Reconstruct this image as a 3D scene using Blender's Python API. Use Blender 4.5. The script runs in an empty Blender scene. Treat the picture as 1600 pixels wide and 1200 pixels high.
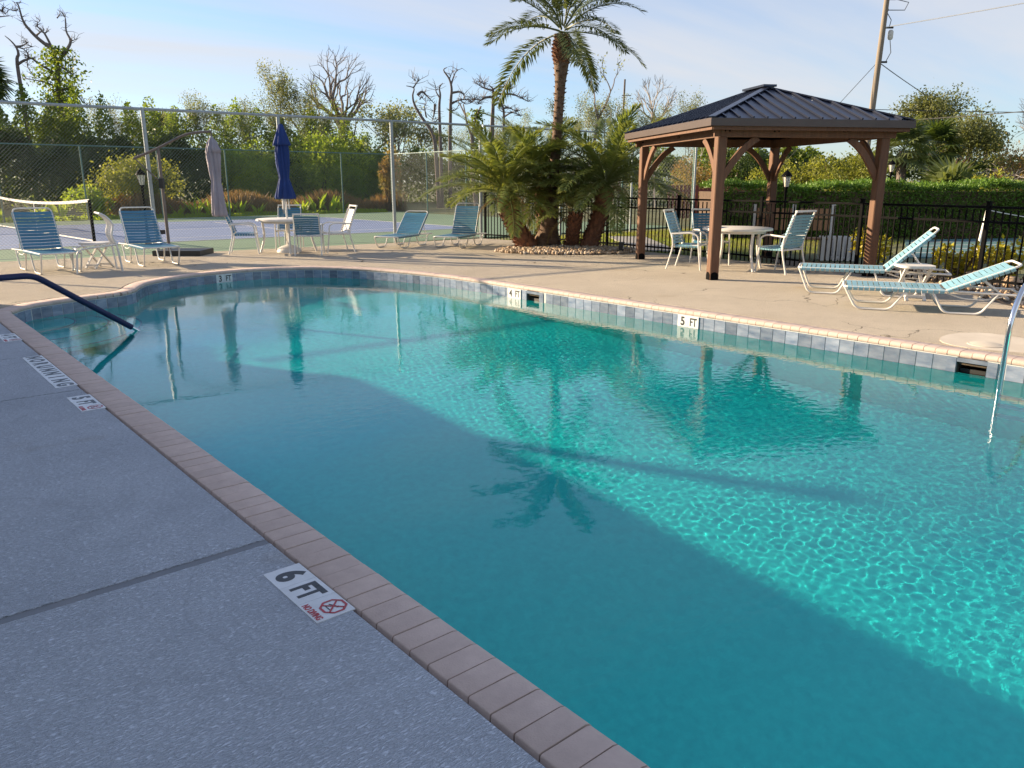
import bpy, math, random
import numpy as np
from mathutils import Vector, Matrix
from mathutils.geometry import tessellate_polygon

S = bpy.context.scene
COL = S.collection
R = math.radians
PI = math.pi

# ------------------------------------------------------------------ camera
# world: +Y runs along the pool towards its far rounded end, +X across it
cam_d = bpy.data.cameras.new('camera')
cam = bpy.data.objects.new('camera', cam_d)
COL.objects.link(cam)
cam.location = (0, 0, 1.5)
cam.rotation_euler = (R(90 - 14.477), 0, R(-40.338))
cam_d.sensor_width = 36
cam_d.lens = 36 * 1220 / 1600
cam_d.clip_start = .05
cam_d.clip_end = 4000
S.camera = cam

# ------------------------------------------------------------------ sun and sky
SUN_EL, SUN_AZ = R(17), R(-30)          # low sun, left of the far end of the pool
sd = bpy.data.lights.new('sun', 'SUN')
sd.energy = 5.0
sd.angle = R(.5)
sd.color = (1, .79, .53)
sd.cycles.is_caustics_light = True
sun = bpy.data.objects.new('sun', sd)
COL.objects.link(sun)
sv = Vector((math.sin(SUN_AZ) * math.cos(SUN_EL), math.cos(SUN_AZ) * math.cos(SUN_EL), math.sin(SUN_EL)))
sun.rotation_euler = (-sv).to_track_quat('-Z', 'Y').to_euler()

W = bpy.data.worlds.new('World')
S.world = W
W.use_nodes = True
wn = W.node_tree
bg = wn.nodes['Background']


def wnode(t, **kw):
    n = wn.nodes.new(t)
    for k, v in kw.items():
        setattr(n, k, v)
    return n


def wmath(op, a, b=None):
    n = wnode('ShaderNodeMath', operation=op)
    for i, v in enumerate((a, b)):
        if v is None:
            continue
        if isinstance(v, (int, float)):
            n.inputs[i].default_value = v
        else:
            wn.links.new(v, n.inputs[i])
    return n.outputs[0]


sky = wnode('ShaderNodeTexSky', sky_type='NISHITA')
sky.sun_disc = False
sky.sun_elevation = SUN_EL
sky.sun_rotation = SUN_AZ
sky.air_density = 1.0
sky.dust_density = .35
sky.ozone_density = 3.2
tc = wnode('ShaderNodeTexCoord')
sep = wnode('ShaderNodeSeparateXYZ')
wn.links.new(tc.outputs['Generated'], sep.inputs[0])
zz = wmath('ADD', wmath('MAXIMUM', sep.outputs[2], 0.0), .10)
comb = wnode('ShaderNodeCombineXYZ')
wn.links.new(wmath('DIVIDE', sep.outputs[0], zz), comb.inputs[0])
wn.links.new(wmath('DIVIDE', sep.outputs[1], zz), comb.inputs[1])
mp = wnode('ShaderNodeMapping')
mp.inputs['Rotation'].default_value = (0, 0, R(38))
mp.inputs['Scale'].default_value = (.16, .62, 1)
mp.inputs['Location'].default_value = (1.7, .4, 0)
wn.links.new(comb.outputs[0], mp.inputs[0])
n1 = wnode('ShaderNodeTexNoise')
n1.inputs['Scale'].default_value = 1.15
n1.inputs['Detail'].default_value = 7
n1.inputs['Roughness'].default_value = .52
n1.inputs['Distortion'].default_value = .35
wn.links.new(mp.outputs[0], n1.inputs['Vector'])
rp = wnode('ShaderNodeValToRGB')
rp.color_ramp.elements[0].position = .31
rp.color_ramp.elements[0].color = (0, 0, 0, 1)
rp.color_ramp.elements[1].position = .62
rp.color_ramp.elements[1].color = (.85, .85, .85, 1)
wn.links.new(n1.outputs[0], rp.inputs[0])
# thin the clouds out right at the horizon, where the air itself is pale
fade = wnode('ShaderNodeMapRange')
fade.inputs['From Min'].default_value = .0
fade.inputs['From Max'].default_value = .10
wn.links.new(sep.outputs[2], fade.inputs[0])
cf = wmath('MULTIPLY', rp.outputs[0], fade.outputs[0])
tint = wnode('ShaderNodeMixRGB', blend_type='MULTIPLY')
tint.inputs[0].default_value = 1
tint.inputs[2].default_value = (.86, .95, 1.10, 1)
wn.links.new(sky.outputs[0], tint.inputs[1])
mx = wnode('ShaderNodeMixRGB')
mx.inputs[2].default_value = (3.95, 3.95, 4.1, 1)
wn.links.new(cf, mx.inputs[0])
wn.links.new(tint.outputs[0], mx.inputs[1])
wn.links.new(mx.outputs[0], bg.inputs[0])
bg.inputs[1].default_value = .075

S.view_settings.view_transform = 'Standard'
S.view_settings.look = 'None'
S.view_settings.exposure = 1.42
S.view_settings.gamma = 1
S.view_settings.use_curve_mapping = False
cy = S.cycles
cy.use_denoising = True
cy.caustics_refractive = True
cy.caustics_reflective = False
cy.max_bounces = 9
cy.transmission_bounces = 8
cy.transparent_max_bounces = 12
cy.diffuse_bounces = 3
cy.glossy_bounces = 4
cy.sample_clamp_indirect = 8


# ------------------------------------------------------------------ materials
def nodes_of(m):
    m.use_nodes = True
    return m.node_tree


def mat(name, c1, c2=None, rough=.7, scale=6, detail=5, bump=0, bscale=40, metallic=0, spec=.5, rand=0,
        stretch=None, bdetail=4, coat=0):
    """procedural surface: two-colour noise, optional fine relief, optional per-object shade"""
    m = bpy.data.materials.new(name)
    t = nodes_of(m)
    b = t.nodes['Principled BSDF']
    b.inputs['Roughness'].default_value = rough
    b.inputs['Metallic'].default_value = metallic
    b.inputs['Specular IOR Level'].default_value = spec
    b.inputs['Coat Weight'].default_value = coat
    c = t.nodes.new('ShaderNodeTexCoord')
    vec = c.outputs['Object']
    if stretch:
        q = t.nodes.new('ShaderNodeMapping')
        q.inputs['Scale'].default_value = stretch
        t.links.new(vec, q.inputs[0])
        vec = q.outputs[0]
    if rand:                      # shift the pattern per object so alike pieces differ
        oi = t.nodes.new('ShaderNodeObjectInfo')
        ad = t.nodes.new('ShaderNodeVectorMath')
        ad.operation = 'MULTIPLY_ADD'
        ad.inputs[1].default_value = (1, 1, 1)
        mu = t.nodes.new('ShaderNodeMath')
        mu.operation = 'MULTIPLY'
        mu.inputs[1].default_value = 57.3
        t.links.new(oi.outputs['Random'], mu.inputs[0])
        t.links.new(vec, ad.inputs[0])
        t.links.new(mu.outputs[0], ad.inputs[2])
        vec = ad.outputs[0]
    n = t.nodes.new('ShaderNodeTexNoise')
    n.inputs['Scale'].default_value = scale
    n.inputs['Detail'].default_value = detail
    n.inputs['Roughness'].default_value = .6
    t.links.new(vec, n.inputs['Vector'])
    r = t.nodes.new('ShaderNodeMapRange')
    r.inputs['From Min'].default_value = .3
    r.inputs['From Max'].default_value = .7
    t.links.new(n.outputs[0], r.inputs[0])
    x = t.nodes.new('ShaderNodeMixRGB')
    x.inputs[1].default_value = (*c1, 1)
    x.inputs[2].default_value = (*(c2 or tuple(v * .8 for v in c1)), 1)
    t.links.new(r.outputs[0], x.inputs[0])
    col = x.outputs[0]
    if rand:
        hv = t.nodes.new('ShaderNodeHueSaturation')
        mr = t.nodes.new('ShaderNodeMapRange')
        mr.inputs['To Min'].default_value = 1 - rand
        mr.inputs['To Max'].default_value = 1 + rand
        t.links.new(oi.outputs['Random'], mr.inputs[0])
        t.links.new(mr.outputs[0], hv.inputs['Value'])
        t.links.new(col, hv.inputs['Color'])
        col = hv.outputs[0]
    t.links.new(col, b.inputs['Base Color'])
    if bump:
        bn = t.nodes.new('ShaderNodeTexNoise')
        bn.inputs['Scale'].default_value = bscale
        bn.inputs['Detail'].default_value = bdetail
        t.links.new(vec, bn.inputs['Vector'])
        bp = t.nodes.new('ShaderNodeBump')
        bp.inputs['Strength'].default_value = 1
        bp.inputs['Distance'].default_value = bump
        t.links.new(bn.outputs[0], bp.inputs['Height'])
        t.links.new(bp.outputs[0], b.inputs['Normal'])
    return m


def leaf_mat(name, ca, cb, trans=.45, rough=.5, patch=.5, cc=None):
    """foliage: each leaf its own shade between ca and cb, clumps drifting towards cc; light passes through"""
    m = bpy.data.materials.new(name)
    t = nodes_of(m)
    b = t.nodes['Principled BSDF']
    g = t.nodes.new('ShaderNodeNewGeometry')
    x = t.nodes.new('ShaderNodeMixRGB')
    x.inputs[1].default_value = (*ca, 1)
    x.inputs[2].default_value = (*cb, 1)
    t.links.new(g.outputs['Random Per Island'], x.inputs[0])
    col = x.outputs[0]
    if cc:
        c = t.nodes.new('ShaderNodeTexCoord')
        n = t.nodes.new('ShaderNodeTexNoise')
        n.inputs['Scale'].default_value = patch
        n.inputs['Detail'].default_value = 3
        t.links.new(c.outputs['Object'], n.inputs['Vector'])
        r = t.nodes.new('ShaderNodeMapRange')
        r.inputs['From Min'].default_value = .42
        r.inputs['From Max'].default_value = .62
        t.links.new(n.outputs[0], r.inputs[0])
        x2 = t.nodes.new('ShaderNodeMixRGB')
        t.links.new(r.outputs[0], x2.inputs[0])
        t.links.new(col, x2.inputs[1])
        x2.inputs[2].default_value = (*cc, 1)
        col = x2.outputs[0]
    b.inputs['Roughness'].default_value = rough
    b.inputs['Specular IOR Level'].default_value = .35
    t.links.new(col, b.inputs['Base Color'])
    tr = t.nodes.new('ShaderNodeBsdfTranslucent')
    br = t.nodes.new('ShaderNodeMixRGB')
    br.blend_type = 'MULTIPLY'
    br.inputs[0].default_value = 1
    br.inputs[2].default_value = (1.5, 1.45, .7, 1)
    t.links.new(col, br.inputs[1])
    t.links.new(br.outputs[0], tr.inputs['Color'])
    ms = t.nodes.new('ShaderNodeMixShader')
    ms.inputs[0].default_value = trans
    t.links.new(b.outputs[0], ms.inputs[1])
    t.links.new(tr.outputs[0], ms.inputs[2])
    t.links.new(ms.outputs[0], t.nodes['Material Output'].inputs[0])
    return m


def deck_mat(name, ca, cb, cracks=1.0):
    m = bpy.data.materials.new(name)
    t = nodes_of(m)
    L = t.links.new
    b = t.nodes['Principled BSDF']
    b.inputs['Roughness'].default_value = .95
    b.inputs['Specular IOR Level'].default_value = .05
    c = t.nodes.new('ShaderNodeTexCoord').outputs['Object']

    def noise(sc, det=4, rough=.55, stretch=None, dist=0):
        v = c
        if stretch:
            q = t.nodes.new('ShaderNodeMapping')
            q.inputs['Scale'].default_value = stretch
            L(c, q.inputs[0])
            v = q.outputs[0]
        n = t.nodes.new('ShaderNodeTexNoise')
        n.inputs['Scale'].default_value = sc
        n.inputs['Detail'].default_value = det
        n.inputs['Roughness'].default_value = rough
        n.inputs['Distortion'].default_value = dist
        L(v, n.inputs['Vector'])
        return n.outputs[0]

    def rng(v, a, e, lo=0, hi=1):
        r = t.nodes.new('ShaderNodeMapRange')
        for i, q in zip(('From Min', 'From Max', 'To Min', 'To Max'), (a, e, lo, hi)):
            r.inputs[i].default_value = q
        L(v, r.inputs[0])
        return r.outputs[0]

    def mixc(f, a, e):
        x = t.nodes.new('ShaderNodeMixRGB')
        for i, v in enumerate((f, a, e)):
            if isinstance(v, tuple):
                x.inputs[i].default_value = (*v, 1)
            elif isinstance(v, (int, float)):
                x.inputs[i].default_value = v
            else:
                L(v, x.inputs[i])
        return x.outputs[0]

    def m2(op, a, e):
        x = t.nodes.new('ShaderNodeMath')
        x.operation = op
        for i, v in enumerate((a, e)):
            if isinstance(v, (int, float)):
                x.inputs[i].default_value = v
            else:
                L(v, x.inputs[i])
        return x.outputs[0]
    col = mixc(rng(noise(.9, 6, .62), .35, .66), ca, cb)
    col = mixc(rng(noise(5, 5, .65), .50, .75, 0, .45), col, tuple(v * .72 for v in ca))
    # small rusty stains and pale scuffs
    col = mixc(rng(noise(1.1, 4), .63, .73, 0, .32), col, (.36, .26, .14))
    col = mixc(rng(noise(2.3, 5, .7), .66, .74, 0, .4), col, tuple(min(1, v * 1.3) for v in ca))
    # trowelled knock-down coat
    h1 = rng(noise(72, 3, .55, (.62, 2.2, 1), .35), .40, .60)
    h2 = noise(150, 3, .6)
    h = m2('ADD', m2('MULTIPLY', h1, .0058), m2('MULTIPLY', h2, .0035))
    col = mixc(m2('MULTIPLY', m2('SUBTRACT', 1.0, h1), .46), col, tuple(v * .62 for v in cb))
    if not cracks:            # faint trowel arcs left in the coat
        wv = t.nodes.new('ShaderNodeTexVoronoi')
        wv.feature = 'DISTANCE_TO_EDGE'
        wv.inputs['Scale'].default_value = .55
        q = t.nodes.new('ShaderNodeVectorMath')
        q.operation = 'MULTIPLY_ADD'
        nz = t.nodes.new('ShaderNodeTexNoise')
        nz.inputs['Scale'].default_value = .8
        nz.inputs['Detail'].default_value = 1
        L(c, nz.inputs['Vector'])
        L(nz.outputs['Color'], q.inputs[0])
        q.inputs[1].default_value = (1.6, 1.6, 0)
        L(c, q.inputs[2])
        L(q.outputs[0], wv.inputs['Vector'])
        arc = rng(wv.outputs['Distance'], .0, .012, 1, 0)
        col = mixc(m2('MULTIPLY', arc, .10), col, tuple(v * .5 for v in cb))
        h = m2('SUBTRACT', h, m2('MULTIPLY', arc, .004))
    if cracks:
        ds = t.nodes.new('ShaderNodeVectorMath')
        ds.operation = 'MULTIPLY_ADD'
        nz = t.nodes.new('ShaderNodeTexNoise')
        nz.inputs['Scale'].default_value = 1.6
        nz.inputs['Detail'].default_value = 5
        L(c, nz.inputs['Vector'])
        L(nz.outputs['Color'], ds.inputs[0])
        ds.inputs[1].default_value = (.9, .9, 0)
        L(c, ds.inputs[2])
        for sc, wd in ((.42, .0022), (.23, .0020)):
            vo = t.nodes.new('ShaderNodeTexVoronoi')
            vo.feature = 'DISTANCE_TO_EDGE'
            vo.inputs['Scale'].default_value = sc
            L(ds.outputs[0], vo.inputs['Vector'])
            k = m2('MULTIPLY', m2('LESS_THAN', vo.outputs['Distance'], wd * (.55 if cracks < 1 else 1)), rng(noise(.5, 2), .47, .53, 0, .75 * cracks))
            col = mixc(k, col, (.10, .085, .07))
            h = m2('SUBTRACT', h, m2('MULTIPLY', k, .004))
    bp = t.nodes.new('ShaderNodeBump')
    bp.inputs['Strength'].default_value = 1
    bp.inputs['Distance'].default_value = 1
    L(h, bp.inputs['Height'])
    L(bp.outputs[0], b.inputs['Normal'])
    L(col, b.inputs['Base Color'])
    return m


MT = {}
MT['deck'] = deck_mat('spray_deck_coating', (.66, .585, .48), (.57, .50, .405))
MT['deck_shaded'] = deck_mat('shade_tinted_deck_coating', (.655, .70, .765), (.53, .57, .63), 0)  # same coating as the deck, with blue skylit shade put into its colour
MT['patch'] = mat('smooth_patch_cement', (.60, .535, .445), (.50, .44, .36), .9, 3, 5, .001, 60)
MT['joint'] = mat('dark_joint_filler', (.045, .035, .028), (.10, .075, .05), .95, 30, 5, .004, 90)
MT['caulk'] = mat('grey_joint_caulk', (.16, .17, .185), (.20, .20, .21), .6, 8, 3, .001, 40)
MT['brick'] = mat('pink_clay_paver', (.62, .485, .415), (.52, .40, .345), .8, 14, 6, .0016, 160, rand=.05)
MT['mortar'] = mat('coping_mortar', (.24, .20, .16), (.17, .14, .11), .95, 30, 5)
MT['plaster'] = mat('aqua_pebble_plaster', (.085, .66, .64), (.060, .54, .55), .8, 16, 8, .001, 120)
MT['tile'] = mat('slate_look_tile', (.28, .32, .40), (.11, .15, .23), .25, 5, 6, .0006, 40, rand=.28, stretch=(1, 1, 3.5), spec=.6)
MT['grout'] = mat('tile_grout', (.60, .60, .58), (.50, .50, .48), .9, 30)
MT['grout_dark'] = mat('dark_skimmer_wall', (.16, .15, .13), (.10, .10, .085), .9, 9)  # dark mottled tone for the inside of the skimmer boxes
MT['white_tile'] = mat('white_marker_tile', (.74, .75, .76), (.56, .57, .57), .4, 9, 6, rand=.04)
MT['black_ink'] = mat('black_marker_ink', (.015, .015, .018), (.03, .03, .03), .4, 30)
MT['red_ink'] = mat('red_marker_ink', (.45, .03, .04), (.35, .03, .04), .4, 30)
MT['white_metal'] = mat('white_powder_coat', (.74, .72, .68), (.66, .64, .60), .38, 4, 4)
MT['white_resin'] = mat('white_resin', (.72, .69, .64), (.62, .59, .54), .5, 7, 5)
MT['strap'] = mat('aqua_vinyl_strap', (.22, .42, .50), (.18, .37, .46), .36, 3, 3, rand=.10, spec=.6)
MT['strap_shaded'] = mat('shaded_vinyl_strap', (.052, .19, .30), (.042, .16, .26), .38, 3, 3, rand=.10, spec=.6)  # same vinyl as the aqua straps, darkened in colour to stand for shade
MT['strap_sunlit'] = mat('sunlit_vinyl_strap', (.72, .70, .66), (.62, .60, .57), .4, 3, 3, rand=.06)  # sun glare on the straps, put into the vinyl colour
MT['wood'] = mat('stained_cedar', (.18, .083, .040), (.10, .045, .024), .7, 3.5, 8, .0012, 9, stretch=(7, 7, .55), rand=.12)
MT['wood_pale'] = mat('orange_bench_wood', (.44, .24, .12), (.34, .18, .09), .7, 4, 6, stretch=(6, 6, .6), rand=.1)
MT['roof'] = mat('dark_metal_roofing', (.032, .039, .068), (.025, .031, .053), .28, 2, 3, metallic=.55, spec=.6)
MT['fascia'] = mat('brown_metal_fascia', (.085, .062, .055), (.07, .05, .045), .42, 2, 3, metallic=.2)
MT['black_metal'] = mat('black_aluminium', (.005, .005, .0055), (.009, .009, .0095), .5, 9, 3, spec=.02)
MT['galv'] = mat('galvanised_steel', (.36, .40, .42), (.28, .32, .33), .42, 12, 4, metallic=.35)
MT['green_vinyl'] = mat('green_vinyl_wire', (.10, .20, .17), (.08, .16, .14), .45, 20, 2)
MT['silver_wire'] = mat('galvanised_wire', (.12, .145, .145), (.10, .12, .12), .5, 20, 2, spec=.3)
MT['chrome'] = mat('polished_stainless', (.75, .76, .78), (.68, .69, .71), .13, 6, 3, metallic=1)
MT['navy'] = mat('navy_rail_sleeve', (.010, .014, .075), (.008, .011, .06), .6, 30, 3, .0008, 200)
MT['navy_canvas'] = mat('royal_blue_canvas', (.010, .040, .19), (.008, .032, .15), .8, 5, 5, .001, 120)
MT['grey_canvas'] = mat('taupe_grey_canvas', (.33, .31, .36), (.27, .25, .29), .8, 5, 5, .001, 120)
MT['taupe_metal'] = mat('taupe_pole_metal', (.17, .14, .13), (.13, .11, .10), .45, 8, 3, metallic=.3)
MT['dark_plastic'] = mat('black_plastic', (.02, .02, .021), (.03, .03, .03), .5, 9, 3)
MT['court_green'] = mat('green_court_paint', (.15, .235, .145), (.13, .205, .125), .8, 1.2, 6)
MT['court_blue'] = mat('blue_court_paint', (.16, .215, .36), (.14, .19, .32), .75, 1.2, 6)
MT['court_line'] = mat('white_court_line', (.72, .72, .70), (.62, .62, .60), .7, 3, 4)
MT['shuffle'] = mat('teal_court_paint', (.10, .20, .20), (.08, .165, .17), .6, 1.5, 5)
MT['concrete'] = mat('plain_concrete', (.36, .34, .31), (.29, .275, .25), .9, 3, 6, .001, 50)
MT['grass_ground'] = mat('grassy_ground', (.105, .130, .040), (.13, .115, .05), .95, 1.6, 8, .02, 14)
MT['soil'] = mat('bare_soil', (.12, .09, .06), (.16, .12, .08), .95, 5, 6, .01, 30)
MT['stone'] = mat('river_pebble', (.44, .34, .24), (.33, .25, .18), .7, 2.2, 3)
MT['boulder'] = mat('tan_boulder', (.42, .30, .19), (.30, .21, .14), .85, 6, 6, .01, 14, rand=.15)
MT['bark_grey'] = mat('grey_dead_bark', (.20, .165, .15), (.12, .095, .085), .9, 8, 6, .01, 20)
MT['bark_pale'] = mat('pale_paper_bark', (.40, .36, .32), (.28, .24, .21), .9, 6, 5, .01, 20)
MT['bark_brown'] = mat('brown_bark', (.13, .085, .055), (.08, .05, .035), .9, 8, 6, .01, 20)
MT['palm_trunk'] = mat('ringed_palm_trunk', (.20, .13, .085), (.095, .055, .035), .9, 9, 7, .014, 26, stretch=(1, 1, 2.6))
MT['palm_boot'] = mat('rusty_palm_boots', (.26, .115, .060), (.13, .060, .035), .85, 12, 5, .006, 30)
MT['pole_wood'] = mat('weathered_pole_wood', (.27, .225, .18), (.20, .165, .13), .9, 5, 6, .004, 10, stretch=(5, 5, .4))
MT['wire'] = mat('black_cable', (.03, .03, .03), (.04, .04, .04), .5, 3, 2)
MT['bright_wire'] = mat('bare_aluminium_cable', (.62, .62, .62), (.55, .55, .55), .35, 3, 2, metallic=.6)
MT['stucco'] = mat('cream_stucco', (.58, .53, .44), (.52, .47, .39), .9, 2, 6, .003, 60)
MT['shingle'] = mat('brown_shingles', (.12, .09, .07), (.085, .065, .05), .9, 8, 6, .006, 20)
MT['red_fence'] = mat('red_stained_pickets', (.20, .045, .035), (.14, .035, .03), .8, 5, 4, rand=.2)
MT['net_black'] = mat('black_net_cord', (.02, .022, .02), (.03, .03, .03), .7, 20)
MT['net_tape'] = mat('white_net_tape', (.70, .66, .60), (.60, .57, .52), .8, 9)
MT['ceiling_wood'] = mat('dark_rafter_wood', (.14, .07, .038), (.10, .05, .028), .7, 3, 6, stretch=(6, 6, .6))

LF = {}
LF['palm'] = leaf_mat('palm_leaflet', (.15, .195, .055), (.32, .335, .13), .38, .42, 1.2, (.17, .215, .065))
LF['palm_high'] = leaf_mat('high_palm_leaflet', (.075, .11, .045), (.16, .18, .085), .30, .5, 1.2, (.10, .13, .055))
LF['dark'] = leaf_mat('dark_evergreen_leaf', (.030, .055, .018), (.065, .10, .028), .38, .5, .35, (.080, .115, .026))
LF['mid'] = leaf_mat('mid_green_leaf', (.10, .155, .030), (.19, .245, .05), .5, .5, .4, (.15, .215, .035))
LF['bright'] = leaf_mat('bright_green_leaf', (.18, .26, .035), (.29, .35, .06), .52, .5, .5, (.13, .21, .03))
LF['yellow'] = leaf_mat('yellow_green_leaf', (.19, .22, .040), (.31, .31, .065), .48, .5, .8, (.14, .16, .035))
LF['olive'] = leaf_mat('olive_leaf', (.15, .17, .07), (.23, .24, .10), .45, .55, .5, (.10, .12, .05))
LF['greyish'] = leaf_mat('grey_green_leaf', (.15, .175, .085), (.24, .26, .13), .45, .55, .5)
LF['vine'] = leaf_mat('vine_leaf', (.11, .18, .030), (.24, .29, .06), .5, .5, .8, (.055, .09, .02))
LF['hedge'] = leaf_mat('hedge_leaf', (.070, .145, .016), (.14, .24, .034), .22, .5, 1.2, (.10, .185, .022))
LF['croton'] = leaf_mat('croton_leaf', (.50, .40, .04), (.26, .28, .035), .38, .45, 6, (.44, .39, .04))
LF['canna'] = leaf_mat('canna_leaf', (.22, .33, .03), (.32, .40, .06), .52, .5)
LF['reed'] = leaf_mat('dry_reed', (.21, .125, .065), (.28, .18, .095), .3, .7, .4, (.17, .11, .065))
LF['rust'] = leaf_mat('rusty_leaf', (.32, .19, .085), (.23, .18, .075), .42, .6, .6, (.17, .17, .06))
LF['tan'] = leaf_mat('dead_palm_leaflet', (.36, .27, .14), (.26, .18, .09), .3, .6)
LF['red'] = leaf_mat('dark_red_leaf', (.28, .04, .06), (.18, .035, .045), .38, .5)
LF['grass'] = leaf_mat('lawn_blade', (.16, .23, .035), (.24, .27, .06), .45, .6, .5, (.21, .21, .07))
LF['fan'] = leaf_mat('fan_palm_leaf', (.080, .12, .045), (.16, .19, .08), .36, .38, 1, (.12, .15, .06))


def glass_mat():
    m = bpy.data.materials.new('lantern_glass')
    t = nodes_of(m)
    b = t.nodes['Principled BSDF']
    b.inputs['Base Color'].default_value = (.86, .82, .74, 1)
    b.inputs['Roughness'].default_value = .3
    b.inputs['Transmission Weight'].default_value = .25
    b.inputs['IOR'].default_value = 1.2
    n = t.nodes.new('ShaderNodeTexNoise')
    n.inputs['Scale'].default_value = 20
    bp = t.nodes.new('ShaderNodeBump')
    bp.inputs['Distance'].default_value = .004
    t.links.new(n.outputs[0], bp.inputs['Height'])
    t.links.new(bp.outputs[0], b.inputs['Normal'])
    return m


MT['lantern'] = glass_mat()


# ------------------------------------------------------------------ mesh helpers
class MB:
    """collects shapes and links them as ONE mesh object"""

    def __init__(s):
        s.v, s.f = [], []

    def add(s, vs, fs):
        o = len(s.v)
        s.v += [tuple(q) for q in vs]
        s.f += [tuple(i + o for i in f) for f in fs]
        return s

    def box(s, c, d, rot=0, tilt=None):
        hx, hy, hz = d[0] / 2, d[1] / 2, d[2] / 2
        M = Matrix.Rotation(rot, 3, 'Z')
        if tilt is not None:
            M = M @ tilt
        P = [M @ Vector((x * hx, y * hy, z * hz)) + Vector(c) for z in (-1, 1) for x, y in ((-1, -1), (1, -1), (1, 1), (-1, 1))]
        return s.add(P, [(3, 2, 1, 0), (4, 5, 6, 7), (0, 1, 5, 4), (1, 2, 6, 5), (2, 3, 7, 6), (3, 0, 4, 7)])

    def bar(s, a, b, w, h, up=(0, 0, 1)):
        """rectangular bar from a to b, w across, h along 'up'"""
        a, b = Vector(a), Vector(b)
        d = (b - a).normalized()
        u = Vector(up)
        sd_ = d.cross(u)
        if sd_.length < 1e-5:
            sd_ = d.cross(Vector((1, 0, 0)))
        sd_.normalize()
        u = sd_.cross(d)
        P = []
        for p in (a, b):
            for x, y in ((-1, -1), (1, -1), (1, 1), (-1, 1)):
                P.append(p + sd_ * x * w / 2 + u * y * h / 2)
        return s.add(P, [(3, 2, 1, 0), (4, 5, 6, 7), (0, 1, 5, 4), (1, 2, 6, 5), (2, 3, 7, 6), (3, 0, 4, 7)])

    def tube(s, pts, r, n=8, caps=True, closed=False):
        pts = [Vector(p) for p in pts]
        rs = r if isinstance(r, (list, tuple)) else [r] * len(pts)
        N = len(pts)
        rings = []
        prev = None
        for i, p in enumerate(pts):
            if closed:
                d = (pts[(i + 1) % N] - pts[i - 1]).normalized()
            else:
                a = (p - pts[i - 1]).normalized() if i else None
                b = (pts[i + 1] - p).normalized() if i < N - 1 else None
                d = (a + b).normalized() if a is not None and b is not None else (a if a is not None else b)
            if prev is None:
                prev = d.orthogonal().normalized()
            prev = (prev - d * prev.dot(d))
            prev = prev.normalized() if prev.length > 1e-6 else d.orthogonal().normalized()
            q = d.cross(prev)
            rings.append([p + (prev * math.cos(2 * PI * k / n) + q * math.sin(2 * PI * k / n)) * rs[i] for k in range(n)])
        V = [v for g in rings for v in g]
        F = []
        for i in range(N if closed else N - 1):
            j = (i + 1) % N
            for k in range(n):
                F.append((i * n + k, i * n + (k + 1) % n, j * n + (k + 1) % n, j * n + k))
        if caps and not closed:
            F.append(tuple(reversed(range(n))))
            F.append(tuple((N - 1) * n + k for k in range(n)))
        return s.add(V, F)

    def lathe(s, prof, n=16, c=(0, 0, 0), wob=None):
        V, F = [], []
        for i, (r, z) in enumerate(prof):
            for k in range(n):
                a = 2 * PI * k / n
                rr = r * (wob(i, k) if wob else 1)
                V.append((c[0] + rr * math.cos(a), c[1] + rr * math.sin(a), c[2] + z))
        for i in range(len(prof) - 1):
            for k in range(n):
                F.append((i * n + k, i * n + (k + 1) % n, (i + 1) * n + (k + 1) % n, (i + 1) * n + k))
        F.append(tuple(reversed(range(n))))
        F.append(tuple((len(prof) - 1) * n + k for k in range(n)))
        return s.add(V, F)

    def prism(s, poly, z0, z1):
        n = len(poly)
        tri = tessellate_polygon([[Vector((x, y, 0)) for x, y in poly]])
        V = [(x, y, z1) for x, y in poly] + [(x, y, z0) for x, y in poly]
        ar = sum(poly[i][0] * poly[(i + 1) % n][1] - poly[(i + 1) % n][0] * poly[i][1] for i in range(n))
        F = []
        for a, b, c in tri:
            A, B, Cc = (Vector(poly[i]) for i in (a, b, c))
            if (B - A).cross(Cc - A) < 0:
                a, c = c, a
            F.append((a, b, c))
        for i in range(n):
            j = (i + 1) % n
            F.append((i, i + n, j + n, j) if ar > 0 else (j, j + n, i + n, i))
        return s.add(V, F)

    def mesh(s, name, m, smooth=True, angle=.7):
        me = bpy.data.meshes.new(name)
        me.from_pydata(s.v, [], s.f)
        me.materials.append(m)
        if smooth:
            me.shade_smooth()
            me.set_sharp_from_angle(angle=angle)
        me.update()
        return me

    def build(s, name, m, parent=None, smooth=True, angle=.7):
        return link(name, s.mesh(name, m, smooth, angle), parent)


def link(name, me, parent=None):
    o = bpy.data.objects.new(name, me)
    COL.objects.link(o)
    if parent is not None:
        o.parent = parent
    return o


def tag(o, label=None, cat=None, group=None, kind=None):
    if label:
        o['label'] = label
    if cat:
        o['category'] = cat
    if group:
        o['group'] = group
    if kind:
        o['kind'] = kind
    return o


def thing(name, label, cat, loc=(0, 0, 0), rz=0, group=None):
    o = bpy.data.objects.new(name, None)
    COL.objects.link(o)
    o.location = loc
    o.rotation_euler = (0, 0, rz)
    o.empty_display_size = .1
    return tag(o, label, cat, group)


def structure(o):
    o['kind'] = 'structure'
    return o


def copy_tree(o, parent=None):
    c = o.copy()
    COL.objects.link(c)
    if parent is not None:
        c.parent = parent
    for ch in list(o.children):
        copy_tree(ch, c)
    return c


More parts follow.
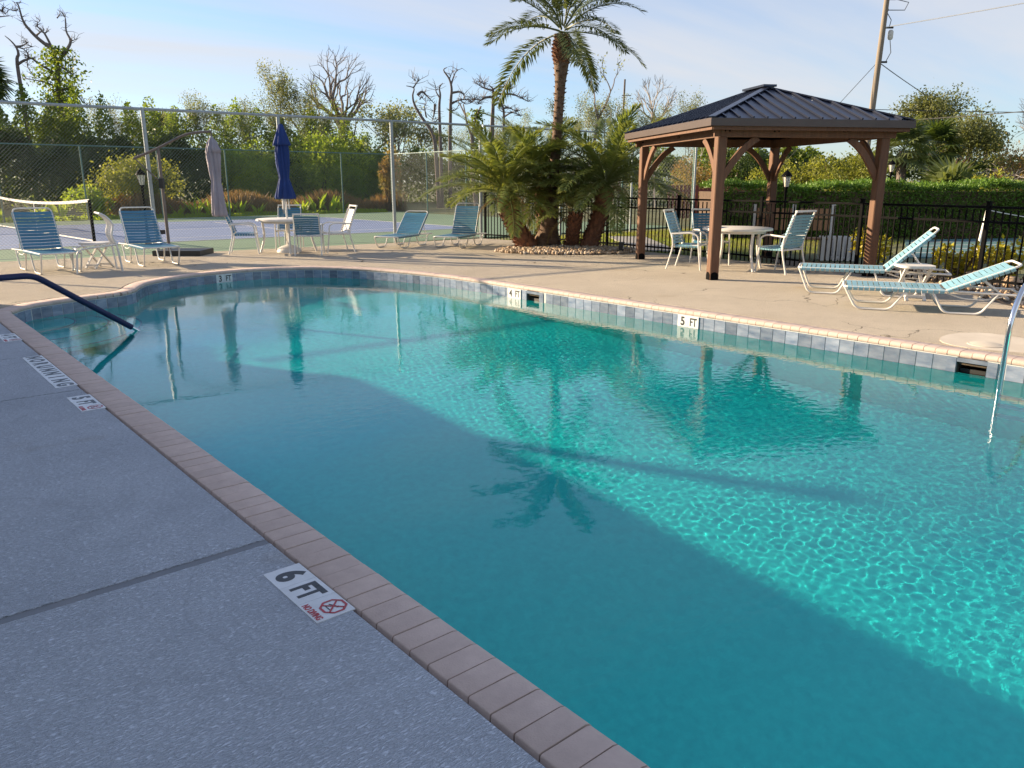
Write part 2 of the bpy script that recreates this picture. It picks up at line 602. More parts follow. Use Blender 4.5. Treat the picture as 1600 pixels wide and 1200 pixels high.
def quads_mesh(name, V, m):
    """V: (n,4,3) array of separate quads -> one mesh, quickly"""
    n = len(V)
    me = bpy.data.meshes.new(name)
    me.vertices.add(n * 4)
    me.vertices.foreach_set('co', np.ascontiguousarray(V, dtype=np.float32).reshape(-1))
    me.loops.add(n * 4)
    me.loops.foreach_set('vertex_index', np.arange(n * 4, dtype=np.int32))
    me.polygons.add(n)
    me.polygons.foreach_set('loop_start', np.arange(0, n * 4, 4, dtype=np.int32))
    me.update(calc_edges=True)
    me.materials.append(m)
    return me


def leaf_quads(P, size, rs, aspect=.5, droop=0, outward=None, flat=0):
    """one leaf (rhombus) at each point of P"""
    n = len(P)
    d = rs.normal(size=(n, 3))
    if outward is not None:
        d += outward * 1.2
    d[:, 2] -= droop
    d /= np.linalg.norm(d, axis=1)[:, None] + 1e-9
    nn = rs.normal(size=(n, 3))
    nn[:, 2] += flat
    w = np.cross(d, nn)
    w /= np.linalg.norm(w, axis=1)[:, None] + 1e-9
    L = (size * rs.uniform(.6, 1.35, n))[:, None]
    Wd = L * aspect * .5
    a = P
    c = P + d * L
    mid = P + d * L * .45
    return np.stack([a, mid + w * Wd, c, mid - w * Wd], 1)


# ------------------------------------------------------------------ pool outline
XL, XR = 1.42, 7.66
curve = [(1.44, 11.05), (1.73, 11.46), (2.22, 11.72), (2.65, 11.84), (2.95, 11.96), (3.16, 12.2), (3.32, 12.55), (3.57, 12.95),
         (3.95, 13.27), (4.45, 13.55), (5.15, 13.74), (5.9, 13.66), (6.6, 13.28), (7.14, 12.52), (7.42, 11.7), (7.60, 10.8), (7.66, 9.7)]


def catmull(P, k=6):
    P = [Vector(p) for p in P]
    out = []
    for i in range(len(P) - 1):
        p0, p1, p2, p3 = P[max(i - 1, 0)], P[i], P[i + 1], P[min(i + 2, len(P) - 1)]
        for j in range(k):
            t = j / k
            out.append(.5 * ((2 * p1) + (p2 - p0) * t + (2 * p0 - 5 * p1 + 4 * p2 - p3) * t * t + (3 * p1 - p0 - 3 * p2 + p3) * t ** 3))
    out.append(P[-1])
    return out


YN = -4.0
end_curve = catmull(curve)
outline = [Vector((XL, YN))] + [Vector((XL, y)) for y in (0, 4, 8, 10.9)] + end_curve + [Vector((XR, y)) for y in (8, 4, 0, YN)]


def offset(path, d):
    """shift an open 2D path to its left (outside of the pool, for this outline running clockwise)"""
    out = []
    for i, p in enumerate(path):
        a = (p - path[i - 1]).normalized() if i else None
        b = (path[i + 1] - p).normalized() if i < len(path) - 1 else None
        na = Vector((-a.y, a.x)) if a is not None else None
        nb = Vector((-b.y, b.x)) if b is not None else None
        if na is None or nb is None:
            n = na or nb
            out.append(p + n * d)
        else:
            n = (na + nb)
            n.normalize()
            out.append(p + n * d / max(.5, n.dot(na)))
    return out


def path_len(path):
    c = [0]
    for i in range(1, len(path)):
        c.append(c[-1] + (path[i] - path[i - 1]).length)
    return c


def path_at(path, cum, s_):
    for i in range(1, len(path)):
        if cum[i] >= s_ or i == len(path) - 1:
            t = (s_ - cum[i - 1]) / max(1e-9, cum[i] - cum[i - 1])
            p = path[i - 1].lerp(path[i], t)
            d = (path[i] - path[i - 1]).normalized()
            return p, d


WZ = -.195                               # water level


def floor_z(y):
    return WZ - (.90 + (13 - y) * .085)


# ------------------------------------------------------------------ ground, deck
deck_right = [(10.0, -4), (10.15, 1.2), (10.55, 2.75), (11.2, 3.55), (12.3, 4.55), (12.95, 5.6), (13.15, 6.6), (13.38, 8), (13.62, 10),
              (13.76, 12.5), (13.80, 15.7), (13.55, 17.25)]
deck_far = [(-2.6, 18.55)]
hole = [(-2.6, -8), (10, -8)] + deck_right + deck_far
big = 900
ob = MB()
outer = [(-big, -big), (big, -big), (big, big), (-big, big)]
tri = tessellate_polygon([[Vector((x, y, 0)) for x, y in outer], [Vector((x, y, 0)) for x, y in hole]])
pts = outer + hole
fs = []
for a, b, c in tri:
    A, B, Cc = (Vector(pts[i]) for i in (a, b, c))
    if (B - A).cross(Cc - A) < 0:
        a, c = c, a
    fs.append((a, b, c))
ob.add([(x, y, -.06) for x, y in pts], fs)
structure(ob.build('ground', MT['grass_ground'], smooth=False))

ring = offset(outline, .220)
first = 5                                 # first curve vertex
far_path = [(p.x, p.y) for p in ring[first:]]
deck_poly = [(-2.6, 11.03), (XL - .220, 11.03)] + far_path + deck_right + deck_far
base = MB().prism([(-2.6, -8), (XL - .012, -8), (XL - .012, 11.0)] + [(p.x, p.y) for p in offset(outline, .012)[first:]]
                  + [(XR + .012, -8)] + [(10, -8)] + deck_right[:-1] + [(13.5, 17.2), (-2.6, 18.5)], -.12, -.035)
deck_base = structure(base.build('deck_base', MT['joint'], smooth=False))
deck = structure(MB().prism(deck_poly, -.03, 0).build('pool_deck', MT['deck'], smooth=False))
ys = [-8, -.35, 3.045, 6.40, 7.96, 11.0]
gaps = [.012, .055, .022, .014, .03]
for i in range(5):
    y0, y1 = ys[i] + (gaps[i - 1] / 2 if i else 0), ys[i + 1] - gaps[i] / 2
    MB().prism([(-2.6, y0), (XL - .221, y0), (XL - .221, y1), (-2.6, y1)], -.03, 0).build('concrete_slab', MT['deck_shaded'], deck, smooth=False)
# the wide joint is filled with grey caulk, a little below the deck
MB().box((-.7, 3.045, -.012), (3.8, .054, .016)).build('caulk_joint', MT['caulk'], deck, smooth=False)
# smooth repaired area round the skimmer lid
pp = [(8.36 + .44 * math.cos(a) * (1 + .16 * math.sin(3 * a)), 2.55 + .62 * math.sin(a) * (1 + .14 * math.cos(2 * a))) for a in [2 * PI * k / 28 for k in range(28)]]
structure(MB().prism(pp, -.01, .004).build('deck_patch', MT['patch'], smooth=False))

# ------------------------------------------------------------------ pool shell
sh = MB()
skims = [(2.44, 2.69), (8.40, 8.67)]       # skimmer mouths in the right wall
NW = len(outline)
for i in range(NW - 1):
    a, b = outline[i], outline[i + 1]
    cuts = [(a, b, None)]
    if abs(a.x - XR) < 1e-4 and abs(b.x - XR) < 1e-4:
        brk = sorted({a.y, b.y, *[q for s_ in skims for q in s_ if b.y < q < a.y]}, reverse=True)
        cuts = [(Vector((XR, brk[k])), Vector((XR, brk[k + 1])), any(s_[0] - 1e-3 <= brk[k + 1] and brk[k] <= s_[1] + 1e-3 for s_ in skims)) for k in range(len(brk) - 1)]
    for p, q, sk in cuts:
        top = -.195 if sk else -.05
        sh.add([(p.x, p.y, top), (q.x, q.y, top), (q.x, q.y, floor_z(q.y) - .02), (p.x, p.y, floor_z(p.y) - .02)], [(0, 1, 2, 3)])
tri = tessellate_polygon([[Vector((p.x, p.y, 0)) for p in outline]])
o_ = len(sh.v)
sh.v += [(p.x, p.y, floor_z(p.y)) for p in outline]
for a, b, c in tri:
    A, B, Cc = outline[a], outline[b], outline[c]
    if (B - A).cross(Cc - A) < 0:
        a, c = c, a
    sh.f.append((a + o_, b + o_, c + o_))
sh.add([(XL, YN, -.05), (XR, YN, -.05), (XR, YN, -3), (XL, YN, -3)], [(3, 2, 1, 0)])
shell = structure(sh.build('pool_shell', MT['plaster'], smooth=False))
shell.cycles.is_caustics_receiver = True
# corner entry steps
for k, (rad, z) in enumerate(((.72, -.40), (1.10, -.62), (1.48, -.84))):
    arc = [(1.44 + rad * math.cos(a), 11.35 + rad * math.sin(a)) for a in [-PI * .62 + PI * .75 * j / 22 for j in range(23)]]
    st = MB().prism([(1.44, 11.35)] + arc, z - .22, z - .0005 * k).build('pool_step', MT['plaster'], shell, smooth=False)
    st.cycles.is_caustics_receiver = True
    MB().tube([(x, y, z - .004) for x, y in arc], .016, 6).build('step_edge_tile', MT['tile'], st)

# waterline tiles
tm = MB().box((0, 0, 0), (.1445, .010, .1465)).mesh('tile', MT['tile'], smooth=False)
tile_path = outline[4:]
cum = path_len(tile_path)
s_ = .09
extra = MB()
ntile = 0
while s_ < cum[-1] - .1:
    p, d = path_at(tile_path, cum, s_)
    if p.y < YN + .2:
        break
    on_right = abs(p.x - XR) < .02
    near = on_right and p.y < 1.2
    blocked = on_right and any(a - .09 < p.y < b + .09 for a, b in skims)
    if not blocked:
        ang = math.atan2(d.y, d.x)
        q = p + Vector((d.y, -d.x)) * .004
        if near:
            extra.box((q.x, q.y, -.130), (.148, .010, .148), ang)
        else:
            t_ = link('tile', tm, shell)
            t_.location = (q.x, q.y, -.130)
            t_.rotation_euler = (0, 0, ang)
            ntile += 1
    s_ += .153
for k in range(95):                        # the left wall, seen only from across the pool
    extra.box((XL + .004, 10.7 - k * .153, -.130), (.010, .148, .148))
tag(extra.build('tile_row', MT['tile'], shell, smooth=False), kind='stuff')
# grout strip behind the tiles
gr = MB()
for i in range(NW - 1):
    a, b = outline[i], outline[i + 1]
    cuts = [(a, b)]
    if abs(a.x - XR) < 1e-4 and abs(b.x - XR) < 1e-4:
        brk = sorted({a.y, b.y, *[q for s2 in skims for q in s2 if b.y < q < a.y]}, reverse=True)
        cuts = [(Vector((XR, brk[k])), Vector((XR, brk[k + 1]))) for k in range(len(brk) - 1)
                if not any(s2[0] - 1e-3 <= brk[k + 1] and brk[k] <= s2[1] + 1e-3 for s2 in skims)]
    for p, q in cuts:
        d = (q - p).normalized()
        n = Vector((d.y, -d.x)) * .003
        gr.add([(p.x + n.x, p.y + n.y, -.05), (q.x + n.x, q.y + n.y, -.05), (q.x + n.x, q.y + n.y, -.212), (p.x + n.x, p.y + n.y, -.212)], [(0, 1, 2, 3)])
gr.build('grout', MT['grout'], shell, smooth=False)
# skimmer boxes set into the wall
for y0, y1 in skims:
    b_ = MB()
    x0, x1, z0, z1 = XR - .006, XR + .34, -.235, -.088
    V = [(x0, y0, z0), (x1, y0, z0), (x1, y1, z0), (x0, y1, z0), (x0, y0, z1), (x1, y0, z1), (x1, y1, z1), (x0, y1, z1)]
    b_.add(V, [(0, 1, 2, 3), (4, 7, 6, 5), (1, 5, 6, 2), (0, 4, 5, 1), (3, 2, 6, 7)])
    lab = 'open skimmer mouth in the tiled pool wall beside the chrome ladder' if y0 < 5 else 'small open skimmer mouth in the tiled wall beside the 4 FT marker'
    sk = b_.build('pool_skimmer', MT['grout_dark'], smooth=False)
    tag(sk, lab, 'skimmer')
    fr = MB()
    fr.box((XR - .004, (y0 + y1) / 2, -.074), (.012, y1 - y0 + .01, .038))
    fr.build('lintel_tile', MT['tile'], sk, smooth=False)
    for yy in (y0 - .047, y1 + .047):
        MB().box((XR - .007, yy, -.130), (.010, .082, .148)).build('side_tile', MT['tile'], sk, smooth=False)
    fl = MB().box((XR + .06, (y0 + y1) / 2, -.19), (.02, y1 - y0 - .03, .06)).build('weir_flap', MT['dark_plastic'], sk, smooth=False)


# ------------------------------------------------------------------ coping bricks
def brick_mesh():
    # 20 cm deep, rounded nose towards the pool (local -y), 6 cm thick
    prof = [(.10, -.005), (.10, -.058), (-.085, -.058), (-.100, -.050), (-.108, -.034), (-.106, -.018), (-.096, -.006), (-.078, 0), (.095, 0)]
    n = len(prof)
    h = .0505
    V = [(-h, y, z) for y, z in prof] + [(h, y, z) for y, z in prof]
    F = [(i, i + n, (i + 1) % n + n, (i + 1) % n) for i in range(n)] + [tuple(range(n)), tuple(reversed(range(n, 2 * n)))]
    b = MB().add(V, F)
    me = b.mesh('brick', MT['brick'], True, .9)
    return me, (V, F)


bm_, (bV, bF) = brick_mesh()
cop = MB()
inn, outp = offset(outline, .015), offset(outline, .195)
for i in range(NW - 1):
    a, b, c, d = inn[i], inn[i + 1], outp[i + 1], outp[i]
    cop.add([(a.x, a.y, -.008), (b.x, b.y, -.008), (c.x, c.y, -.008), (d.x, d.y, -.008)], [(0, 1, 2, 3)])
    cop.add([(a.x, a.y, -.06), (b.x, b.y, -.06), (c.x, c.y, -.06), (d.x, d.y, -.06)], [(3, 2, 1, 0)])
coping = structure(cop.build('pool_coping', MT['mortar'], smooth=False))
mid = offset(outline, .10)
cum = path_len(mid)
rng = random.Random(4)
s_ = .05
rest = MB()
nb = 0
while s_ < cum[-1]:
    p, d = path_at(mid, cum, s_)
    left = p.x < XL
    show = (left and .7 < p.y < 11) or (p.y >= 11) or (not left and p.y > 1.5)
    ang = math.atan2(d.y, d.x)
    if show and nb < 300:
        o = link('brick', bm_, coping)
        o.location = (p.x, p.y, rng.uniform(-.0015, .0015))
        o.rotation_euler = (rng.uniform(-.006, .006), rng.uniform(-.006, .006), ang + rng.uniform(-.006, .006))
        nb += 1
    else:
        M = Matrix.Translation((p.x, p.y, 0)) @ Matrix.Rotation(ang, 4, 'Z')
        rest.add([M @ Vector(v) for v in bV], bF)
    s_ += .1065
tag(rest.build('brick_row', MT['brick'], coping, angle=.9), kind='stuff')


# ------------------------------------------------------------------ water
def inside(poly, X, Y):
    r = np.zeros(X.shape, bool)
    n = len(poly)
    for i in range(n):
        x1, y1 = poly[i]
        x2, y2 = poly[(i + 1) % n]
        c = ((y1 > Y) != (y2 > Y))
        with np.errstate(divide='ignore', invalid='ignore'):
            r ^= c & (X < (x2 - x1) * (Y - y1) / (y2 - y1) + x1)
    return r


STEP = .0125
xs = np.concatenate([np.arange(-2.1, 1.25, .25), np.arange(1.30, 7.80, STEP)])
yg = np.concatenate([np.arange(-.55, 13.95, STEP), np.arange(14.0, 17.6, .25)])
X, Y = np.meshgrid(xs, yg)
rs = np.random.RandomState(11)
Z = np.zeros_like(X)
# slow patches: the water is stirred in the middle and nearly still by the left edge and the far end
patch = np.zeros_like(X)
for i in range(10):
    a = rs.uniform(0, 2 * PI)
    lam = rs.uniform(2.0, 5.5)
    patch += np.sin(2 * PI / lam * (X * math.cos(a) + Y * math.sin(a)) + rs.uniform(0, 6.28))
patch = .5 + .5 * np.tanh(patch / 2.2)
sx_ = np.clip((X - 2.2) / 3.4, 0, 1)
sy_ = np.clip((12.6 - Y) / 5.0, 0, 1)
lively = .13 + .27 * (sx_ * sx_ * (3 - 2 * sx_)) * (sy_ * sy_ * (3 - 2 * sy_)) * (.55 + .45 * patch)
for i in range(150):
    lam = math.exp(rs.uniform(math.log(.042), math.log(.125)))
    a = rs.normal() * .9 + .6 + (PI if rs.uniform() < .5 else 0)
    k = 2 * PI / lam
    wx = .05 * np.sin(X * rs.uniform(1, 5) + rs.uniform(0, 6)) + .05 * np.sin(Y * rs.uniform(1, 5) + rs.uniform(0, 6))
    amp = .00030 * (lam / .1) ** 1.05
    Z += amp * .135 * lively * np.sin(k * (X * math.cos(a) + Y * math.sin(a) + wx) + rs.uniform(0, 6.28))
for i in range(8):
    lam = rs.uniform(.9, 2.2)
    a = rs.uniform(0, 2 * PI)
    Z += .00022 * lam * np.sin(2 * PI / lam * (X * math.cos(a) + Y * math.sin(a)) + rs.uniform(0, 6.28))
ny, nx = X.shape
# the sheet runs on below the coping and the deck slab so that low sun refracts in right up to the walls
keep = np.ones((ny - 1, nx - 1), bool)
idx = np.arange(nx * ny).reshape(ny, nx)
Q = np.stack([idx[:-1, :-1][keep], idx[:-1, 1:][keep], idx[1:, 1:][keep], idx[1:, :-1][keep]], -1)
used, inv = np.unique(Q.reshape(-1), return_inverse=True)
V = np.stack([X.reshape(-1)[used], Y.reshape(-1)[used], Z.reshape(-1)[used] + WZ], -1).astype(np.float32)
me = bpy.data.meshes.new('water')
me.vertices.add(len(V))
me.vertices.foreach_set('co', V.reshape(-1))
me.loops.add(len(inv))
me.loops.foreach_set('vertex_index', inv.astype(np.int32).reshape(-1))
me.polygons.add(len(Q))
me.polygons.foreach_set('loop_start', np.arange(0, len(Q) * 4, 4, dtype=np.int32))
me.update(calc_edges=True)
me.shade_smooth()
wm = bpy.data.materials.new('pool_water')
t = nodes_of(wm)
t.nodes.clear()
out = t.nodes.new('ShaderNodeOutputMaterial')
gl = t.nodes.new('ShaderNodeBsdfPrincipled')     # tinted refraction, untinted reflection
gl.inputs['IOR'].default_value = 1.333
gl.inputs['Roughness'].default_value = 0
gl.inputs['Transmission Weight'].default_value = 1
gl.inputs['Base Color'].default_value = (.17, .955, .985, 1)
t.links.new(gl.outputs[0], out.inputs[0])
wtc = t.nodes.new('ShaderNodeTexCoord')
wmp = t.nodes.new('ShaderNodeMapping')
wmp.inputs['Rotation'].default_value = (0, 0, R(32))
wmp.inputs['Scale'].default_value = (1, 1.9, 1)
t.links.new(wtc.outputs['Object'], wmp.inputs[0])
wnz = t.nodes.new('ShaderNodeTexNoise')
wnz.inputs['Scale'].default_value = 9
wnz.inputs['Detail'].default_value = 3
wnz.inputs['Distortion'].default_value = .6
t.links.new(wmp.outputs[0], wnz.inputs['Vector'])
wpn = t.nodes.new('ShaderNodeTexNoise')       # stirred and still patches
wpn.inputs['Scale'].default_value = .45
wpn.inputs['Detail'].default_value = 2
t.links.new(wtc.outputs['Object'], wpn.inputs['Vector'])
wpr = t.nodes.new('ShaderNodeMapRange')
wpr.inputs['From Min'].default_value = .42
wpr.inputs['From Max'].default_value = .60
wpr.inputs['To Min'].default_value = .12
t.links.new(wpn.outputs[0], wpr.inputs[0])
wbp = t.nodes.new('ShaderNodeBump')
wbp.inputs['Distance'].default_value = .0016
t.links.new(wpr.outputs[0], wbp.inputs['Strength'])
t.links.new(wnz.outputs[0], wbp.inputs['Height'])
t.links.new(wbp.outputs[0], gl.inputs['Normal'])
me.materials.append(wm)
water = structure(link('pool_water', me))
water.cycles.is_caustics_caster = True


# ------------------------------------------------------------------ painted depth markers
def text(s, size, parent, loc, rot, m, bold=.0, align='CENTER', sx=1, ext=.0006, name='lettering'):
    c = bpy.data.curves.new(name, 'FONT')
    c.body = s
    c.size = size
    c.offset = bold
    c.extrude = ext
    c.align_x = align
    c.align_y = 'CENTER'
    c.materials.append(m)
    tmp = bpy.data.objects.new(name, c)
    COL.objects.link(tmp)
    me_ = bpy.data.meshes.new_from_object(tmp.evaluated_get(bpy.context.evaluated_depsgraph_get()))
    bpy.data.objects.remove(tmp)
    bpy.data.curves.remove(c)
    me_.name = name
    o = link(name, me_, parent)
    o.location = loc
    o.rotation_euler = rot
    o.scale = (sx, 1, 1)
    return o


def no_dive_icon(parent, x, y):
    b = MB()
    ro, ri = .052, .042
    V, F = [], []
    for rr in (ro, ri):
        V += [(x + rr * math.cos(PI / 8 + k * PI / 4), y + rr * math.sin(PI / 8 + k * PI / 4), .0062) for k in range(8)]
    F += [(k, (k + 1) % 8, (k + 1) % 8 + 8, k + 8) for k in range(8)]
    b.add(V, F)
    for a in (PI / 4, -PI / 4):
        b.box((x, y, .0064 if a > 0 else .0067), (.086, .007, .0005), a)
    b.build('no_diving_symbol', MT['red_ink'], parent, smooth=False)
    d = MB()
    d.box((x - .008, y + .002, .0058), (.034, .006, .0005), .5)
    d.lathe([(.006, 0), (.006, .0006)], 8, (x + .012, y + .012, .0056))
    d.box((x, y - .022, .0058), (.05, .004, .0005))
    d.build('diver_mark', MT['black_ink'], parent, smooth=False)


def floor_sign(y_top, parts, label):
    """row of 15 cm deck tiles read from the deck side; local x runs towards the camera end, local y towards the pool"""
    t_ = thing('depth_marker', label, 'sign', (1.135, y_top, -.0022), -PI / 2)
    for i, p in enumerate(parts):
        x = (i + .5) * .1535
        MB().box((x, 0, .0025), (.152, .152, .005)).build('tile', MT['white_tile'], t_, smooth=False)
        if p == 'ICON':
            no_dive_icon(t_, x + .012, .022)
            text('NO DIVING', .036, t_, (x + .0, -.056, .0055), (0, 0, 0), MT['red_ink'], .0012, sx=.66)
        elif p:
            text(p, .150 if len(p) == 1 else .142, t_, (x, -.002, .0055), (0, 0, 0), MT['black_ink'], .0065 if len(p) == 1 else .0055, sx=.95 if len(p) == 1 else .72)
    return t_


floor_sign(2.765, ['6', 'FT', 'ICON'], 'white deck marker reading 6 FT with red no diving symbol')
floor_sign(6.195, ['5', 'FT', 'ICON'], 'white deck marker reading 5 FT on the shaded left deck')
floor_sign(7.935, list('NO') + list('RUNNING'), 'long white deck marker reading NO RUNNING on left deck')
floor_sign(9.31, ['4', 'FT', 'ICON'], 'white deck marker reading 4 FT cut by the left picture edge')


def wall_sign(pos, ang, num, label):
    t_ = thing('depth_marker', label, 'sign', pos, ang)
    for dx, s_ in ((-.077, num), (.077, 'FT')):
        MB().box((dx, -.016, 0), (.152, .008, .150)).build('tile', MT['white_tile'], t_, smooth=False)
        text(s_, .145 if len(s_) == 1 else .135, t_, (dx, -.0206, -.002), (PI / 2, 0, 0), MT['black_ink'], .004 if len(s_) == 1 else .003, sx=.9 if len(s_) == 1 else .72)


cum = path_len(tile_path)
best = min(range(1, len(tile_path)), key=lambda i: abs(tile_path[i].x - 5.05) + (0 if tile_path[i].y > 13 else 9))
p, d = tile_path[best], (tile_path[best + 1] - tile_path[best - 1]).normalized()
wall_sign((p.x, p.y, -.130), math.atan2(d.y, d.x), '3', 'white wall tiles reading 3 FT at the shaded rounded pool end')
wall_sign((XR, 8.95, -.130), -PI / 2, '4', 'white wall tiles reading 4 FT left of the small skimmer mouth')
wall_sign((XR, 5.72, -.130), -PI / 2, '5', 'white wall tiles reading 5 FT in the right wall before the gazebo')

lid = thing('skimmer_lid', 'round cream skimmer lid set in a smooth deck patch', 'lid', (8.17, 2.64, .004))
MB().lathe([(.135, 0), (.135, .005), (.125, .008), (.02, .009)], 28).build('cover', MT['patch'], lid)
MB().lathe([(.160, -.002), (.160, .005), (.140, .005)], 28).build('ring', MT['patch'], lid)


# ------------------------------------------------------------------ handrails
def rounded(pts, rad=.12, k=5):
    P = [Vector(p) for p in pts]
    out = [P[0]]
    for i in range(1, len(P) - 1):
        a, b = (P[i - 1] - P[i]), (P[i + 1] - P[i])
        r_ = min(rad, a.length * .45, b.length * .45)
        A, B = P[i] + a.normalized() * r_, P[i] + b.normalized() * r_
        for j in range(k + 1):
            t_ = j / k
            out.append((1 - t_) ** 2 * A + 2 * t_ * (1 - t_) * P[i] + t_ * t_ * B)
    out.append(P[-1])
    return out


rail = thing('stair_handrail', 'navy sleeved handrail slanting into the pool at the corner steps', 'handrail', (0, 0, 0))
p_w, p_b = Vector((2.66, 9.84, -.30)), Vector((1.49, 9.52, .555))
line = rounded([(.70, 9.36, -.01), (.70, 9.36, .56), p_b, p_w + (p_w - p_b) * .5], .10)
MB().tube(line, .021, 10).build('steel_tube', MT['chrome'], rail)
sleeve = rounded([(.72, 9.36, .56), p_b, p_w + (p_b - p_w) * .18], .10)
MB().tube(sleeve, .033, 12).build('sleeve', MT['navy'], rail)
MB().lathe([(.055, 0), (.05, .02), (.025, .03)], 16, (.70, 9.36, 0)).build('escutcheon', MT['chrome'], rail)

lad = thing('pool_ladder', 'curved stainless ladder rails at right edge of the pool', 'ladder', (0, 0, 0))
for y in (2.20, 1.64):
    ln = rounded([(7.25, y, -1.5), (7.29, y, .42), (7.50, y + .0, .70), (8.02, y, .66), (8.28, y, .36), (8.34, y, .0)], .16, 6)
    MB().tube(ln, .0225, 12).build('rail', MT['chrome'], lad)
    MB().lathe([(.06, 0), (.052, .02), (.026, .03)], 16, (8.34, y, 0)).build('escutcheon', MT['chrome'], lad)
for z in (-.42, -.72, -1.02):
    MB().box((7.265, 1.92, z), (.09, .52, .03)).build('tread', MT['white_resin'], lad)


def catmull3_2(P, k=5):
    return [(v.x, v.y) for v in catmull([Vector(p) for p in P], k)]


# ------------------------------------------------------------------ strap furniture
def strap_mesh(w, wd=.05, th=.007):
    # band across local y that wraps down round both rails
    V, F = [], []
    prof = [(-w - .018, -.030), (-w - .020, -.004), (-w - .006, .012), (-w + .06, .010), (0, -.004), (w - .06, .010), (w + .006, .012), (w + .020, -.004), (w + .018, -.030)]
    for y, z in prof:
        for x in (-wd / 2, wd / 2):
            V.append((x, y, z))
            V.append((x, y * (1 - .006 / max(.1, abs(y) + .05)) if abs(y) > w - .01 else y, z - th))
    n = len(prof)
    for i in range(n - 1):
        a, b = i * 4, (i + 1) * 4
        F += [(a, a + 2, b + 2, b), (a + 1, b + 1, b + 3, a + 3), (a, b, b + 1, a + 1), (a + 2, a + 3, b + 3, b + 2)]
    F += [(0, 1, 3, 2), ((n - 1) * 4, (n - 1) * 4 + 2, (n - 1) * 4 + 3, (n - 1) * 4 + 1)]
    return MB().add(V, F)


def lounger(label, loc, head, h=.35, back=48, sm='strap', low=False):
    """foot end at loc, head direction given; local x runs foot to head"""
    t_ = thing('strap_lounger', label, 'sun lounger', loc, math.atan2(head[1], head[0]), 'strap loungers on the pool deck')
    w = .305
    r = .0135
    hx, a = 1.12, R(back)
    f = MB()
    f.tube(rounded([(1.90, -w, h - .02), (1.12, -w, h), (.02, -w, h), (.02, w, h), (1.12, w, h), (1.90, w, h - .02)], .07), r, 8)
    f.tube([(1.90, -w, h - .02), (1.90, w, h - .02)], r, 8)
    f.tube([(.62, -w, h - .02), (.62, w, h - .02)], r, 8)
    f.build('frame', MT['white_metal'], t_)
    for y in (-w, w):
        for x0 in (.03, .98):
            q = rounded([(x0, y, h - .005), (x0 + .14, y, .014), (x0 + .52, y, .014), (x0 + .68, y, h - .01)], .07)
            MB().tube(q, r, 8).build('leg', MT['white_metal'], t_)
    ca, sa = math.cos(a), math.sin(a)
    L = .80
    bf = MB()
    bf.tube(rounded([(hx, -w, h), (hx + L * ca, -w, h + L * sa), (hx + L * ca, w, h + L * sa), (hx, w, h)], .09), r, 8)
    bf.build('back_frame', MT['white_metal'], t_)
    sp = MB()
    for y in (-w + .03, w - .03):
        sp.tube([(hx + .40 * ca, y, h + .40 * sa - .01), (hx + .40 * ca + .20, y, h - .01)], .009, 6)
        sp.tube(rounded([(hx + .02, y, h - .03), (hx + .2, y, h - .09), (hx + .45, y, h - .09), (hx + .62, y, h - .03)], .08), .009, 6)
    sp.tube([(hx + .40 * ca + .20, -w + .03, h - .01), (hx + .40 * ca + .20, w - .03, h - .01)], .009, 6)
    sp.build('back_support', MT['white_metal'], t_)
    sm_ = strap_mesh(w).mesh('strap', MT[sm])
    for k in range(17):
        o = link('strap', sm_, t_)
        o.location = (.085 + k * .0625, 0, h)
    for k in range(12):
        o = link('strap', sm_, t_)
        s2 = .045 + k * .0595
        o.location = (hx + s2 * ca, 0, h + s2 * sa)
        o.rotation_euler = (0, -a, 0)
    return t_


lounger('strap lounger with raised blue back, behind the navy handrail', (2.80, 14.92, 0), (-.07, 1), .35, 62, 'strap_shaded')
lounger('blue strap lounger right of the side table by the black mast', (4.47, 15.12, 0), (.03, 1), .35, 58, 'strap_shaded')
lounger('low blue strap lounger standing before the tall fence post', (9.68, 15.95, 0), (.86, .5), .27, 42, 'strap_shaded')
lounger('low blue strap lounger partly under the palm fronds', (10.74, 15.06, 0), (.86, .5), .27, 66, 'strap_shaded')
lounger('aqua strap lounger with steep back under the gazebo corner post', (10.40, 5.92, 0), (.46, -.89), .35, 44)
lounger('nearest aqua strap lounger with low back beside the ladder', (9.52, 4.80, 0), (.47, -.88), .27, 24)
lounger('strap lounger beyond the left picture edge on sunlit deck', (.0, 14.2, 0), (-.2, 1), .35, 50, 'strap_shaded')


